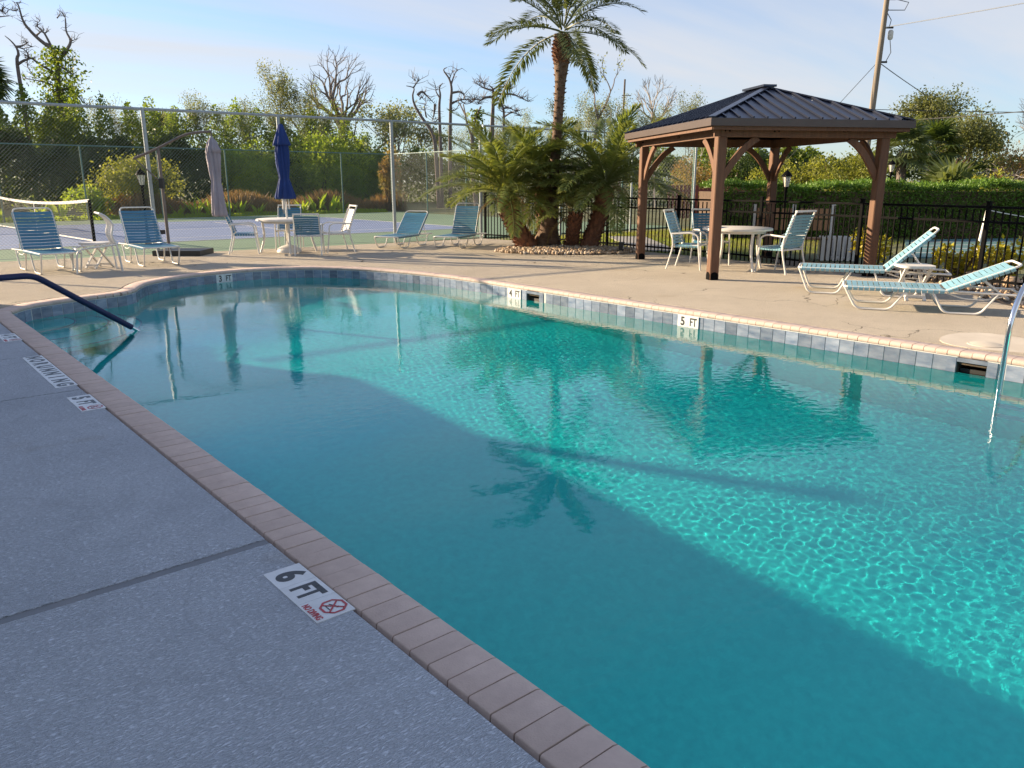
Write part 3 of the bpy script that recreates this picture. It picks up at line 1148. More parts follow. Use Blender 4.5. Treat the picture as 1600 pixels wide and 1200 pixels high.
def armchair(label, loc, face, sm='strap', top=.98, group='strap armchairs round the patio tables'):
    t_ = thing('strap_armchair', label, 'chair', loc, math.atan2(face[1], face[0]), group)
    w, sh_ = .255, .42
    r = .0145
    fm = MT['white_metal']
    f = MB()
    f.tube(rounded([(-.22, -w, sh_ - .02), (.25, -w, sh_ + .01), (.25, w, sh_ + .01), (-.22, w, sh_ - .02)], .05), r, 8)
    f.tube([(-.22, -w, sh_ - .02), (-.22, w, sh_ - .02)], r, 8)
    f.build('seat_frame', fm, t_)
    for y in (-w - .02, w + .02):
        MB().tube(rounded([(.29, y, 0), (.24, y, .36), (.22, y, .60), (.10, y, .645), (-.27, y, .62)], .09), r * 1.05, 8).build('front_leg', fm, t_)
        MB().tube(rounded([(-.33, y, 0), (-.22, y, .40), (-.25, y, .63)], .10), r, 8).build('rear_leg', fm, t_)
    tl = .16 + .10 * (top - .8)
    b = MB()
    b.tube(rounded([(-.20, -w, sh_), (-.24 - tl, -w, top), (-.24 - tl, w, top), (-.20, w, sh_)], .05), r, 8)
    b.build('back_frame', fm, t_)
    MB().box((-.24 - tl, 0, top), (.036, 2 * w + .03, .032)).build('top_rail', fm, t_)
    sm_ = strap_mesh(w, .043).mesh('strap', MT[sm])
    for k in range(8):
        o = link('strap', sm_, t_)
        o.location = (-.16 + k * .053, 0, sh_ + .003)
    ang = math.atan2(top - sh_, -.04 - tl)
    Lb = math.hypot(top - sh_, .04 + tl)
    n = int((Lb - .06) / .052)
    for k in range(n):
        s2 = .05 + k * .052
        o = link('strap', sm_, t_)
        o.location = (-.20 + s2 * math.cos(ang), 0, sh_ + s2 * math.sin(ang))
        o.rotation_euler = (0, PI - ang, 0)
        o.scale = (1, 1, -1)
    return t_


mc = thing('mesh_chair', 'white framed mesh chair with curled back between the left loungers', 'chair', (3.30, 15.12, 0), math.atan2(-.10, 1))
for y in (-.30, .30):
    pth_ = catmull3_2([(.40, 0), (.36, .42), (.30, .62), (.33, .80), (.25, .93), (.16, .99)])
    MB().tube([(x, y, z) for x, z in pth_], .017, 8).build('side_frame', MT['white_metal'], mc)
    MB().tube(rounded([(-.30, y, 0), (-.26, y, .40), (.34, y, .46)], .12), .016, 8).build('rear_leg', MT['white_metal'], mc)
MB().tube([(.16, -.30, .99), (.16, .30, .99)], .017, 8).build('top_bar', MT['white_metal'], mc)
MB().tube([(-.26, -.30, .40), (-.26, .30, .40)], .015, 8).build('seat_bar', MT['white_metal'], mc)
ms_ = MB()
wv_ = [(x, z) for x, z in catmull3_2([(.36, .44), (.30, .62), (.33, .80), (.25, .93), (.16, .99)])]
for k in range(19):
    y = -.29 + k * .0322
    ms_.tube([(x, y, z) for x, z in wv_], .0022, 3, caps=False)
for x, z in wv_:
    ms_.tube([(x, -.30, z), (x, .30, z)], .0022, 3, caps=False)
for k in range(12):
    x = -.24 + k * .05
    ms_.tube([(x, -.30, .405 + .05 * k / 11), (x, .30, .405 + .05 * k / 11)], .003, 3, caps=False)
tag(ms_.build('mesh_sling', MT['white_metal'], mc), kind='stuff')

rtv, hdv = Vector((.762, -.647)), Vector((.647, .762))      # right and forward, seen from the photographer
umb_c = Vector((7.60, 16.62))
gz_c = Vector((12.12, 8.12))


def rel(c, r_, f_):
    p = c + rtv * r_ + hdv * f_
    return (p.x, p.y, 0)


def facing(r_, f_):
    v = rtv * r_ + hdv * f_
    return (v.x, v.y)


armchair('blue strap armchair facing right beside the umbrella table', rel(umb_c, -.86, -.30), facing(1, .25), 'strap_shaded')
armchair('blue strap armchair behind the umbrella table, facing us', rel(umb_c, -.22, .88), facing(.15, -1), 'strap_shaded')
armchair('low blue strap armchair with its back to us at umbrella table', rel(umb_c, .62, -.62), facing(-.15, 1), 'strap_shaded', .86)
armchair('strap armchair whitened by full sun right of the umbrella table', rel(umb_c, 1.06, .05), facing(-.88, -.47), 'strap_sunlit', 1.0)
armchair('aqua strap armchair in full light left of the gazebo table', rel(gz_c, -.80, .12), facing(1, -.55), 'strap', 1.02)
armchair('blue strap armchair behind the gazebo post and table', rel(gz_c, -.22, .95), facing(.1, -1), 'strap_shaded', 1.0)
armchair('tilted blue strap armchair right of the gazebo table', rel(gz_c, .62, -.52), facing(-.58, .81), 'strap', 1.04)


def patio_table(label, c, rad, group):
    t_ = thing('patio_table', label, 'table', (c.x, c.y, 0), .4, group)
    MB().lathe([(rad - .03, .685), (rad, .690), (rad, .722), (rad - .012, .730), (.03, .730)], 40).build('table_top', MT['white_resin'], t_)
    MB().lathe([(rad - .14, .640), (rad - .11, .640), (rad - .11, .685), (rad - .14, .685)], 32).build('apron', MT['white_resin'], t_)
    for k in range(4):
        a = PI / 4 + k * PI / 2
        q = rounded([((rad - .13) * math.cos(a), (rad - .13) * math.sin(a), .68), ((rad - .17) * math.cos(a), (rad - .17) * math.sin(a), .35), ((rad - .06) * math.cos(a), (rad - .06) * math.sin(a), 0)], .2)
        MB().tube(q, .024, 8).build('leg', MT['white_resin'], t_)
    return t_


patio_table('round white table with a closed umbrella through its middle', umb_c, .66, 'round white patio tables')
patio_table('round white table standing under the wooden gazebo', gz_c, .60, 'round white patio tables')


def folded_canopy(prof, folds, depth, lean=(0, 0)):
    """closed umbrella cloth: pleated cross section"""
    n = folds * 4
    V, F = [], []
    zt = max(z for _, z in prof)
    zb = min(z for _, z in prof)
    for i, (r, z) in enumerate(prof):
        t_ = (zt - z) / (zt - zb)
        for k in range(n):
            a = 2 * PI * k / n
            rr = r * (1 + depth * math.cos(folds * a + .9 * math.sin(3.1 * z)) + .12 * math.sin(2 * a + 4 * z))
            V.append((rr * math.cos(a) + lean[0] * t_, rr * math.sin(a) + lean[1] * t_, z))
    for i in range(len(prof) - 1):
        for k in range(n):
            F.append((i * n + k, i * n + (k + 1) % n, (i + 1) * n + (k + 1) % n, (i + 1) * n + k))
    F.append(tuple(reversed(range(n))))
    return MB().add(V, F)


um = thing('patio_umbrella', 'closed royal blue umbrella standing in the white patio table', 'umbrella', (umb_c.x, umb_c.y, 0))
MB().tube([(0, 0, .02), (0, 0, 2.68)], .021, 10).build('pole', MT['white_metal'], um)
prof = [(.185, 1.15), (.200, 1.20), (.165, 1.36), (.120, 1.52), (.100, 1.58), (.108, 1.70), (.118, 1.90), (.116, 2.10), (.108, 2.26), (.11, 2.31)]
folded_canopy(prof, 9, .26).build('canopy', MT['navy_canvas'], um, angle=2)
prof = [(.165, 2.27), (.150, 2.34), (.110, 2.48), (.075, 2.60), (.055, 2.69), (.02, 2.715)]
folded_canopy(prof, 8, .16).build('canopy_cap', MT['navy_canvas'], um, angle=2)
MB().lathe([(.108, 1.535), (.112, 1.555), (.108, 1.575)], 24).build('tie_band', MT['navy_canvas'], um)
for k in range(6):
    a = k * PI / 3 + .3
    MB().tube([(.06 * math.cos(a), .06 * math.sin(a), 1.22), (.085 * math.cos(a), .085 * math.sin(a), .93)], .007, 6).build('rib', MT['white_metal'], um)
MB().lathe([(.27, 0), (.27, .03), (.24, .08), (.17, .125), (.08, .15), (.045, .16), (.045, .24)], 28).build('base', MT['white_resin'], um)


def side_table(label, loc, ang):
    t_ = thing('folding_side_table', label, 'side table', loc, ang, 'white folding side tables')
    top = MB()
    P = []
    for k in range(24):
        a = 2 * PI * k / 24
        c_, s2 = math.cos(a), math.sin(a)
        P.append((.245 * math.copysign(abs(c_) ** .45, c_), .215 * math.copysign(abs(s2) ** .45, s2)))
    top.prism(P, .425, .455)
    top.build('table_top', MT['white_resin'], t_)
    for y, sgn in ((-.15, 1), (.15, 1), (-.11, -1), (.11, -1)):
        MB().bar((-.17 * sgn, y, .425), (.19 * sgn, y, .0), .022, .040, (0, 1, 0)).build('leg', MT['white_resin'], t_)
    for x, hw in ((.15, .16), (-.15, .12)):
        MB().box((x, 0, .055), (.03, hw * 2, .035)).build('stretcher', MT['white_resin'], t_)
    return t_


side_table('white folding side table between the two left loungers', (3.52, 15.75, 0), .55)
side_table('white folding side table between the two aqua loungers', (10.72, 4.45, 0), .75)

# ------------------------------------------------------------------ cantilever umbrella
cu = thing('cantilever_umbrella', 'closed taupe cantilever umbrella hanging from a curved arm', 'umbrella', (5.50, 17.55, 0), math.atan2(rtv.y, rtv.x))
MB().box((.12, 0, .055), (1.0, .78, .11)).build('base', MT['dark_plastic'], cu)
MB().tube([(-.18, 0, .1), (-.19, 0, 2.20)], .033, 10).build('mast', MT['taupe_metal'], cu)
arm = catmull([(-.72, -1.98), (-.19, -2.19), (.42, -2.46), (.95, -2.52)], 8)
MB().tube([(p.x, 0, -p.y) for p in arm], .026, 8).build('arm', MT['taupe_metal'], cu)
MB().tube([(-.70, .0, 1.98), (-.34, .03, 1.62), (-.21, .03, 1.50)], .014, 6).build('strut', MT['taupe_metal'], cu)
MB().box((-.19, .0, 1.48), (.09, .09, .20)).build('crank_box', MT['dark_plastic'], cu)
MB().tube([(.94, 0, 2.53), (.945, 0, 2.35), (.96, 0, 1.2)], .018, 8).build('hanger', MT['taupe_metal'], cu)
cp = [(.125, .80), (.135, .86), (.115, 1.15), (.092, 1.42), (.078, 1.50), (.092, 1.75), (.108, 2.0), (.108, 2.16), (.09, 2.30), (.03, 2.40)]
cc_ = folded_canopy(cp, 7, .34, (.03, 0))
o = cc_.build('canopy', MT['grey_canvas'], cu, angle=2)
o.location = (.94, 0, 0)
vent = folded_canopy([(.135, 2.10), (.115, 2.2), (.06, 2.34), (.02, 2.42)], 6, .2, (.01, 0)).build('canopy_cap', MT['grey_canvas'], cu, angle=2)
vent.location = (.94, 0, 0)


# ------------------------------------------------------------------ lamp posts
def lamp_post(label, loc, H):
    t_ = thing('lamp_post', label, 'lamp post', loc, .3, 'black lantern lamp posts')
    bm = MT['black_metal']
    MB().lathe([(.085, 0), (.085, .10), (.06, .13), (.042, .22), (.032, .30), (.028, H - .55), (.04, H - .52), (.03, H - .46), (.055, H - .40)], 14).build('post', bm, t_)
    MB().lathe([(.055, H - .40), (.095, H - .18), (.098, H - .16)], 8).build('lantern_glass', MT['lantern'], t_)
    cg = MB()
    for k in range(8):
        a = 2 * PI * k / 8
        cg.tube([(.058 * math.cos(a), .058 * math.sin(a), H - .40), (.100 * math.cos(a), .100 * math.sin(a), H - .16)], .005, 5)
    cg.build('cage', bm, t_)
    MB().lathe([(.128, H - .165), (.120, H - .145), (.075, H - .075), (.03, H - .04), (.02, H - .02), (.012, H)], 16).build('cap', bm, t_)
    MB().lathe([(.02, H - .40), (.022, H - .26), (.01, H - .22)], 10).build('bulb', MT['white_resin'], t_)
    return t_


lamp_post('black lantern post behind the fence, left of the cantilever umbrella', (5.84, 20.82, -.02), 1.86)
lamp_post('black lantern post just right of the back gazebo post', (17.15, 10.25, -.06), 1.86)
lamp_post('distant lantern post right of the front right gazebo post', (27.15, 12.4, -.06), 2.30)

# ------------------------------------------------------------------ gazebo
GF = Vector((10.50, 7.44))
gu, gv = Vector((.505, .863)), Vector((.8605, -.5095))
gu.normalize()
gv = Vector((gu.y, -gu.x))
LU, LV = 3.47, 2.74
gz = thing('gazebo', 'open cedar gazebo with dark hipped metal roof on pool deck', 'gazebo', (0, 0, 0))


def gp(a, b, z=0):
    p = GF + gu * a + gv * b
    return Vector((p.x, p.y, z))


ga = math.atan2(gu.y, gu.x)
BZ = 2.17
for a in (0, LU):
    for b in (0, LV):
        p = gp(a, b)
        po = MB()
        c_ = .012
        w = .075
        P = [(-w + c_, -w), (w - c_, -w), (w, -w + c_), (w, w - c_), (w - c_, w), (-w + c_, w), (-w, w - c_), (-w, -w + c_)]
        po.prism(P, .0, BZ)
        o = po.build('post', MT['wood'], gz, smooth=False)
        o.location = p
        o.rotation_euler = (0, 0, ga)
        fo = MB()
        for k in range(4):                   # arched black foot plate on each face
            an = k * PI / 2
            n_ = 10
            pr = [(-.062, 0)] + [(.062 * math.cos(PI - PI * j / n_), .075 + .05 * math.sin(PI * j / n_)) for j in range(n_ + 1)] + [(.062, 0)]
            M = Matrix.Rotation(an, 4, 'Z')
            V = [M @ Vector((x, -w - .004, z)) for x, z in pr] + [M @ Vector((x, -w + .002, z)) for x, z in pr]
            m_ = len(pr)
            fo.add(V, [tuple(range(m_))] + [(i, i + m_, (i + 1) % m_ + m_, (i + 1) % m_) for i in range(m_)])
        fo.build('foot_plate', MT['black_metal'], o, smooth=False)
ov = .10
for (a0, b0, a1, b1) in ((-ov, 0, LU + ov, 0), (-ov, LV, LU + ov, LV)):
    MB().bar(gp(a0, b0, BZ + .075), gp(a1, b1, BZ + .075), .09, .148).build('beam', MT['wood'], gz, smooth=False)
for (a0, b0, a1, b1) in ((0, .047, 0, LV - .047), (LU, .047, LU, LV - .047)):
    MB().bar(gp(a0, b0, BZ + .075), gp(a1, b1, BZ + .075), .09, .146).build('beam', MT['wood'], gz, smooth=False)
# face boards on the outside of the cross beams
for a in (-.075, LU + .075):
    MB().bar(gp(a, -ov - .05, BZ + .078), gp(a, LV + ov + .05, BZ + .078), .04, .150).build('beam', MT['wood'], gz, smooth=False)


def brace(p, d):
    """curved knee brace from a post to the beam, in direction d"""
    pts_ = []
    for j in range(9):
        t_ = j / 8
        x = .05 + .56 * t_
        z = BZ - .62 * (1 - t_) ** 1.0 - .10 * math.sin(PI * t_) * -1 * .9
        pts_.append((x, z))
    wv, th = .05, .10
    V, F = [], []
    n = len(pts_)
    dv = Vector((d.x, d.y, 0))
    sv_ = Vector((-d.y, d.x, 0))
    for i, (x, z) in enumerate(pts_):
        tx = pts_[min(i + 1, n - 1)][0] - pts_[max(i - 1, 0)][0]
        tz = pts_[min(i + 1, n - 1)][1] - pts_[max(i - 1, 0)][1]
        l_ = math.hypot(tx, tz)
        nx_, nz_ = -tz / l_, tx / l_
        for s2 in (-1, 1):
            for q in (-1, 1):
                zz_ = min(z + nz_ * q * th / 2, BZ - .002)
                V.append(Vector((p.x, p.y, 0)) + dv * (x + nx_ * q * th / 2) + sv_ * s2 * wv / 2 + Vector((0, 0, zz_)))
    for i in range(n - 1):
        a, b = i * 4, i * 4 + 4
        F += [(a, b, b + 1, a + 1), (a + 2, a + 3, b + 3, b + 2), (a, a + 2, b + 2, b), (a + 1, b + 1, b + 3, a + 3)]
    F += [(0, 1, 3, 2), ((n - 1) * 4, (n - 1) * 4 + 2, (n - 1) * 4 + 3, (n - 1) * 4 + 1)]
    MB().add(V, F).build('knee_brace', MT['wood'], gz, angle=.5)


for a, sa_ in ((0, 1), (LU, -1)):
    for b, sb in ((0, 1), (LV, -1)):
        brace(gp(a, b), gu * sa_)
        brace(gp(a, b), gv * sb)
# bolt heads on the outer face of the front beam and the long sides
bh = MB().lathe([(.014, 0), (.014, .008), (.006, .011)], 8).mesh('bolt', MT['black_metal'])
for b in (.02, .09, LV * .30, LV * .30 + .07, LV * .72, LV * .72 + .07, LV - .09, LV - .02):
    o = link('bolt', bh, gz)
    o.location = gp(-.095, b, BZ + .085 + (.02 if b > 1 else 0))
    o.rotation_euler = (-gu).to_3d().to_track_quat('Z', 'Y').to_euler()
for a in (.0, .07, LU * .45, LU * .45 + .07, LU - .07, LU):
    o = link('bolt', bh, gz)
    o.location = gp(a, -.045, BZ + .08)
    o.rotation_euler = (-gv).to_3d().to_track_quat('Z', 'Y').to_euler()
# roof
OV, EZ, RZ = .30, 2.425, 3.06
a0, a1, b0, b1 = -OV, LU + OV, -OV, LV + OV
ra, rb, bc = LU / 2 - .32, LU / 2 + .32, LV / 2 + .06
fas = []
for (pa, pb) in (((a0, b0), (a1, b0)), ((a1, b0), (a1, b1)), ((a1, b1), (a0, b1)), ((a0, b1), (a0, b0))):
    d = Vector((pb[0] - pa[0], pb[1] - pa[1])).normalized()
    sh1 = .0125
    A, B = gp(*pa), gp(*pb)
    dv = (B - A).normalized()
    MB().bar(A + Vector((0, 0, EZ - .055)) - dv * .012, B + Vector((0, 0, EZ - .055)) - dv * .012, .024, .11).build('metal_fascia', MT['fascia'], gz, smooth=False)
    inn_ = Vector((-dv.y, dv.x, 0)) * .055
    if inn_.dot(gp(LU / 2, LV / 2) - A) < 0:
        inn_ = -inn_
    MB().bar(A + inn_ + dv * .05 + Vector((0, 0, EZ - .125)), B + inn_ - dv * .05 + Vector((0, 0, EZ - .125)), .04, .075).build('wood_fascia', MT['wood'], gz, smooth=False)
SLOPES = [[(a0, b0, EZ), (a1, b0, EZ), (rb, bc, RZ), (ra, bc, RZ)], [(a1, b1, EZ), (a0, b1, EZ), (ra, bc, RZ), (rb, bc, RZ)],
          [(a0, b1, EZ), (a0, b0, EZ), (ra, bc, RZ)], [(a1, b0, EZ), (a1, b1, EZ), (rb, bc, RZ)]]
for sl in SLOPES:
    P = [gp(*q) for q in sl]
    nrm = (P[1] - P[0]).cross(P[2] - P[0]).normalized()
    if nrm.z < 0:
        nrm = -nrm
    V = P + [p - nrm * .012 for p in P]
    n = len(P)
    pan = MB().add(V, [tuple(range(n)), tuple(reversed(range(n, 2 * n)))] + [(i, i + n, (i + 1) % n + n, (i + 1) % n) for i in range(n)])
    pn = pan.build('roof_panel', MT['roof'], gz, smooth=False)
    # standing seams run up the slope
    e = P[1] - P[0]
    Lh = e.length
    ed = e.normalized()
    upd = nrm.cross(ed)
    if upd.z < 0:
        upd = -upd
    nse = int(Lh / .235)
    for k in range(1, nse + 1):
        x = Lh * k / (nse + 1)
        st = P[0] + ed * x
        best = None
        for i in range(1, n):                # where does this line leave the slope?
            A, B = P[i], P[(i + 1) % n]
            ax, ay = (A - P[0]).dot(ed), (A - P[0]).dot(upd)
            bx, by = (B - P[0]).dot(ed), (B - P[0]).dot(upd)
            if (ax - x) * (bx - x) <= 0 and abs(ax - bx) > 1e-6:
                yy = ay + (by - ay) * (x - ax) / (bx - ax)
                if yy > .05 and (best is None or yy > best):
                    best = yy
        if best:
            MB().bar(st + nrm * .014 + upd * .01, st + upd * (best - .02) + nrm * .014, .022, .028, nrm).build('standing_seam', MT['roof'], pn, smooth=False)
for q0, q1 in (((a0, b0, EZ), (ra, bc, RZ)), ((a0, b1, EZ), (ra, bc, RZ)), ((a1, b0, EZ), (rb, bc, RZ)), ((a1, b1, EZ), (rb, bc, RZ))):
    MB().bar(gp(*q0) + Vector((0, 0, .012)), gp(*q1) + Vector((0, 0, .012)), .11, .022).build('hip_cap', MT['roof'], gz, smooth=False)
MB().bar(gp(ra - .08, bc, RZ + .028), gp(rb + .08, bc, RZ + .028), .24, .035).build('ridge_cap', MT['roof'], gz, smooth=False)
# rafters seen from below
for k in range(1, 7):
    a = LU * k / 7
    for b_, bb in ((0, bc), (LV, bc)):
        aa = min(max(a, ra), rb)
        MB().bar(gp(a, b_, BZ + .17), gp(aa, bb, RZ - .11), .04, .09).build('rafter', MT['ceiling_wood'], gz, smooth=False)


# ------------------------------------------------------------------ fences
def chain_fence(name, label, segs, H, pitch, wr, wire, post_r, pipe, posts, z0=0, midrail=False, group=None):
    t_ = thing(name, label, 'fence', (0, 0, 0), 0, group)
    for (A, B) in segs:
        A, B = Vector((*A, 0)), Vector((*B, 0))
        L = (B - A).length
        d = (B - A) / L
        wv = MB()
        c = -H
        while c < L:
            for sgn in (0, 1):
                x0, y0, x1, y1 = c, 0, c + H, H
                if x0 < 0:
                    y0 -= x0
                    x0 = 0
                if x1 > L:
                    y1 -= x1 - L
                    x1 = L
                if x1 - x0 < .01:
                    continue
                if sgn:
                    p, q = A + d * x0 + Vector((0, 0, z0 + .04 + (H - .06) * (1 - y0 / H))), A + d * x1 + Vector((0, 0, z0 + .04 + (H - .06) * (1 - y1 / H)))
                else:
                    p, q = A + d * x0 + Vector((0, 0, z0 + .04 + (H - .06) * y0 / H)), A + d * x1 + Vector((0, 0, z0 + .04 + (H - .06) * y1 / H))
                off = Vector((-d.y, d.x, 0)) * (wr if sgn else -wr)
                wv.tube([p + off, q + off], wr, 3, caps=False)
            c += pitch
        tag(wv.build('chain_link_mesh', wire, t_, smooth=False), kind='stuff')
        MB().tube([A + Vector((0, 0, z0 + H)), B + Vector((0, 0, z0 + H))], post_r * .72, 8).build('top_rail', pipe, t_)
        MB().tube([A + Vector((0, 0, z0 + .03)), B + Vector((0, 0, z0 + .03))], .004, 5).build('tension_wire', pipe, t_)
    for x, y in posts:
        MB().tube([(x, y, z0 - .1), (x, y, z0 + H + .03)], post_r, 10).build('post', pipe, t_)
    return t_


def nf(x):
    return 17.36 + (13.62 - x) * .0835


chain_fence('chain_link_fence', 'tall chain link fence between the pool deck and tennis court', [((-2.4, nf(-2.4)), (13.62, nf(13.62)))], 2.98, .068, .0018,
            MT['silver_wire'], .042, MT['galv'], [(x, nf(x)) for x in (-.5, 5.24, 8.1, 10.97, 13.62)])
chain_fence('chain_link_fence', 'tall chain link fence of the court beyond the palms and gazebo', [((13.70, 17.36), (22.9, 17.2))], 2.98, .075, .0018,
            MT['silver_wire'], .038, MT['galv'], [(16.6, 17.3), (19.7, 17.25), (22.9, 17.2)])
chain_fence('chain_link_fence', 'far green chain link fence along the back of the tennis court', [((-4, 36.2), (23.1, 37.2))], 2.95, .15, .0030,
            MT['green_vinyl'], .034, MT['green_vinyl'], [(-4 + 27.1 * k / 9, 36.2 + k / 9) for k in range(10)])
chain_fence('chain_link_fence', 'side chain link fence closing the tennis court on its right', [((23.1, 37.1), (22.95, 17.3))], 2.95, .14, .0028,
            MT['silver_wire'], .034, MT['green_vinyl'], [(23.1 - .15 * k / 6, 37.1 - 19.8 * k / 6) for k in range(7)])
lb = thing('gate_latch', 'black latch box clamped low on a chain link fence post', 'latch', (5.33, nf(5.3) - .06, .40))
MB().box((0, 0, .06), (.16, .05, .09)).build('latch_box', MT['dark_plastic'], lb)
MB().box((.0, .03, .06), (.06, .06, .06)).build('clamp', MT['black_metal'], lb)

bfp = [(13.66, 17.22), (13.97, 15.7), (13.95, 12.5), (13.80, 10.0), (13.55, 8.0), (13.3, 6.5), (13.0, 5.2), (12.75, 4.0), (12.5, 2.8), (12.4, 1.6)]
bfp = [Vector(p) for p in bfp]
cum = path_len(bfp)
bf = thing('picket_fence', 'black metal picket fence along the right side of the deck', 'fence', (0, 0, 0))
pk = MB().box((0, 0, .60), (.018, .018, 1.12)).mesh('picket', MT['black_metal'], smooth=False)
pm = MB()
pm.box((0, 0, .62), (.052, .052, 1.30))
pm.box((0, 0, 1.278), (.066, .066, .018))
pm = pm.mesh('post', MT['black_metal'], smooth=False)
s_ = 0
k = 0
while s_ < cum[-1]:
    p, d = path_at(bfp, cum, s_)
    post = k % 20 == 0
    o = link('post' if post else 'picket', pm if post else pk, bf)
    o.location = (p.x, p.y, -.05)
    o.rotation_euler = (0, 0, math.atan2(d.y, d.x))
    s_ += .108
    k += 1
rl = [(p.x, p.y) for p in bfp]
for z in (.10, .94, 1.15):
    for i in range(len(rl) - 1):
        A, B = Vector((*rl[i], z)), Vector((*rl[i + 1], z))
        MB().bar(A, B, .028, .034).build('rail', MT['black_metal'], bf, smooth=False)

# dark red picket fence far behind the gazebo
rf = thing('wooden_fence', 'dark red wooden picket fence far behind the gazebo', 'fence', (0, 0, 0))
pkm = MB().box((0, 0, .60), (.10, .02, 1.2)).mesh('picket', MT['red_fence'], smooth=False)
A, B = Vector((23.8, 19.0)), Vector((29.0, 14.3))
n = int((B - A).length / .145)
for i in range(n):
    p = A.lerp(B, i / n)
    o = link('picket', pkm, rf)
    o.location = (p.x, p.y, .20)
    o.rotation_euler = (0, 0, math.atan2(B.y - A.y, B.x - A.x))
for z in (.5, 1.2):
    MB().bar((*A, z), (*B, z), .03, .07).build('rail', MT['red_fence'], rf, smooth=False)

# ------------------------------------------------------------------ tennis court
structure(MB().box((9.4, 27.1, -.034), (27.0, 18.6, .03)).build('tennis_court', MT['court_green'], smooth=False))
structure(MB().box((4.9, 27.2, -.017), (23.8, 11.0, .008)).build('court_surface', MT['court_blue'], smooth=False))
cl = MB()
cx0, cx1, cy0, cy1 = 4.9 - 11.9, 4.9 + 11.9, 27.2 - 5.5, 27.2 + 5.5
for (x0, y0, x1, y1) in ((cx0, cy0, cx1, cy0), (cx0, cy1, cx1, cy1), (cx0, cy0 + 1.37, cx1, cy0 + 1.37), (cx0, cy1 - 1.37, cx1, cy1 - 1.37), (4.9 - 6.4, 27.2, 4.9 + 6.4, 27.2)):
    cl.box(((x0 + x1) / 2, (y0 + y1) / 2, -.011), (x1 - x0, .055, .004))
for x in (cx1 - .03, 4.9 + 6.4, 4.9 - 6.4):
    cl.box((x, 27.2, -.0075), (.055, 10.9 if x > 10 and x > 12 else 8.2, .003))
structure(cl.build('court_lines', MT['court_line'], smooth=False))
nt = thing('tennis_net', 'black tennis net with white top tape across the blue court', 'net', (0, 0, 0))
A, B = Vector((4.98, 22.4)), Vector((4.32, 33.2))
for p in (A, B):
    MB().tube([(p.x, p.y, -.02), (p.x, p.y, 1.07)], .04, 10).build('net_post', MT['black_metal'], nt)


def ntop(t_):
    return .915 + .14 * (2 * t_ - 1) ** 2


tp = MB()
for i in range(24):
    a, b = A.lerp(B, i / 24), A.lerp(B, (i + 1) / 24)
    tp.bar((*a, ntop(i / 24)), (*b, ntop((i + 1) / 24)), .012, .075)
tp.build('top_tape', MT['net_tape'], nt, smooth=False)
cord = MB()
for i in range(1, 130):
    p = A.lerp(B, i / 130)
    cord.box((p.x, p.y, ntop(i / 130) / 2 + .03), (.004, .004, ntop(i / 130) - .06))
for k in range(1, 17):
    z = .05 + k * .052
    a_, b_ = A, B
    cord.bar((*a_, z + .05), (*A.lerp(B, .5), z), .004, .005)
    cord.bar((*A.lerp(B, .5), z), (*b_, z + .05), .004, .005)
tag(cord.build('net_cords', MT['net_black'], nt, smooth=False), kind='stuff')
MB().box((*A.lerp(B, .5), .46), (.014, .055, .92)).build('centre_strap', MT['net_tape'], nt, smooth=False)
MB().bar((*A, .05), (*B, .05), .012, .035).build('bottom_tape', MT['net_tape'], nt, smooth=False)

# ------------------------------------------------------------------ right hand garden: shuffleboard court, bench
pth = [(14.6, 11.2), (18.0, 15.2), (17.2, 15.9), (14.2, 12.2)]
structure(MB().prism(pth, -.08, -.03).build('garden_path', MT['concrete'], smooth=False))
structure(MB().prism([(17.2, 7.3), (22.3, 9.6), (26.0, 7.6), (19.6, 5.2)], -.09, -.028).build('shuffleboard_court', MT['shuffle'], smooth=False))
sl_ = MB()
for k in range(1, 5):
    a, b = Vector((17.2, 7.3)).lerp(Vector((22.3, 9.6)), k / 5), Vector((19.6, 5.2)).lerp(Vector((26.0, 7.6)), k / 5)
    sl_.bar((*a.lerp(b, .05), -.0255), (*a.lerp(b, .95), -.0255), .06, .003)
structure(sl_.build('shuffleboard_lines', MT['court_line'], smooth=False))
gk = MB()
gk.prism([(13.0, 5.0), (13.32, 6.5), (13.6, 8.1), (14.6, 8.9), (15.0, 6.9), (14.6, 4.6), (14.0, 2), (12, -4), (10.05, -4), (10.2, 1.2), (10.6, 2.7), (11.25, 3.5), (12.35, 4.5)], -.09, -.02)
structure(gk.build('planting_bed', MT['soil'], smooth=False))
wp = thing('rope_post', 'white wooden post with drooping rope at the shuffleboard court', 'post', (19.05, 6.62, -.05))
MB().tube([(0, 0, 0), (.10, -.06, 1.0)], .035, 10).build('post', MT['white_metal'], wp)
MB().tube([(.10 + 2.2 * q / 10, -.06 - 1.6 * q / 10, .97 - .55 * (q / 10) + .25 * ((q / 10) ** 2)) for q in range(11)], .010, 5).build('rope', MT['white_metal'], wp)

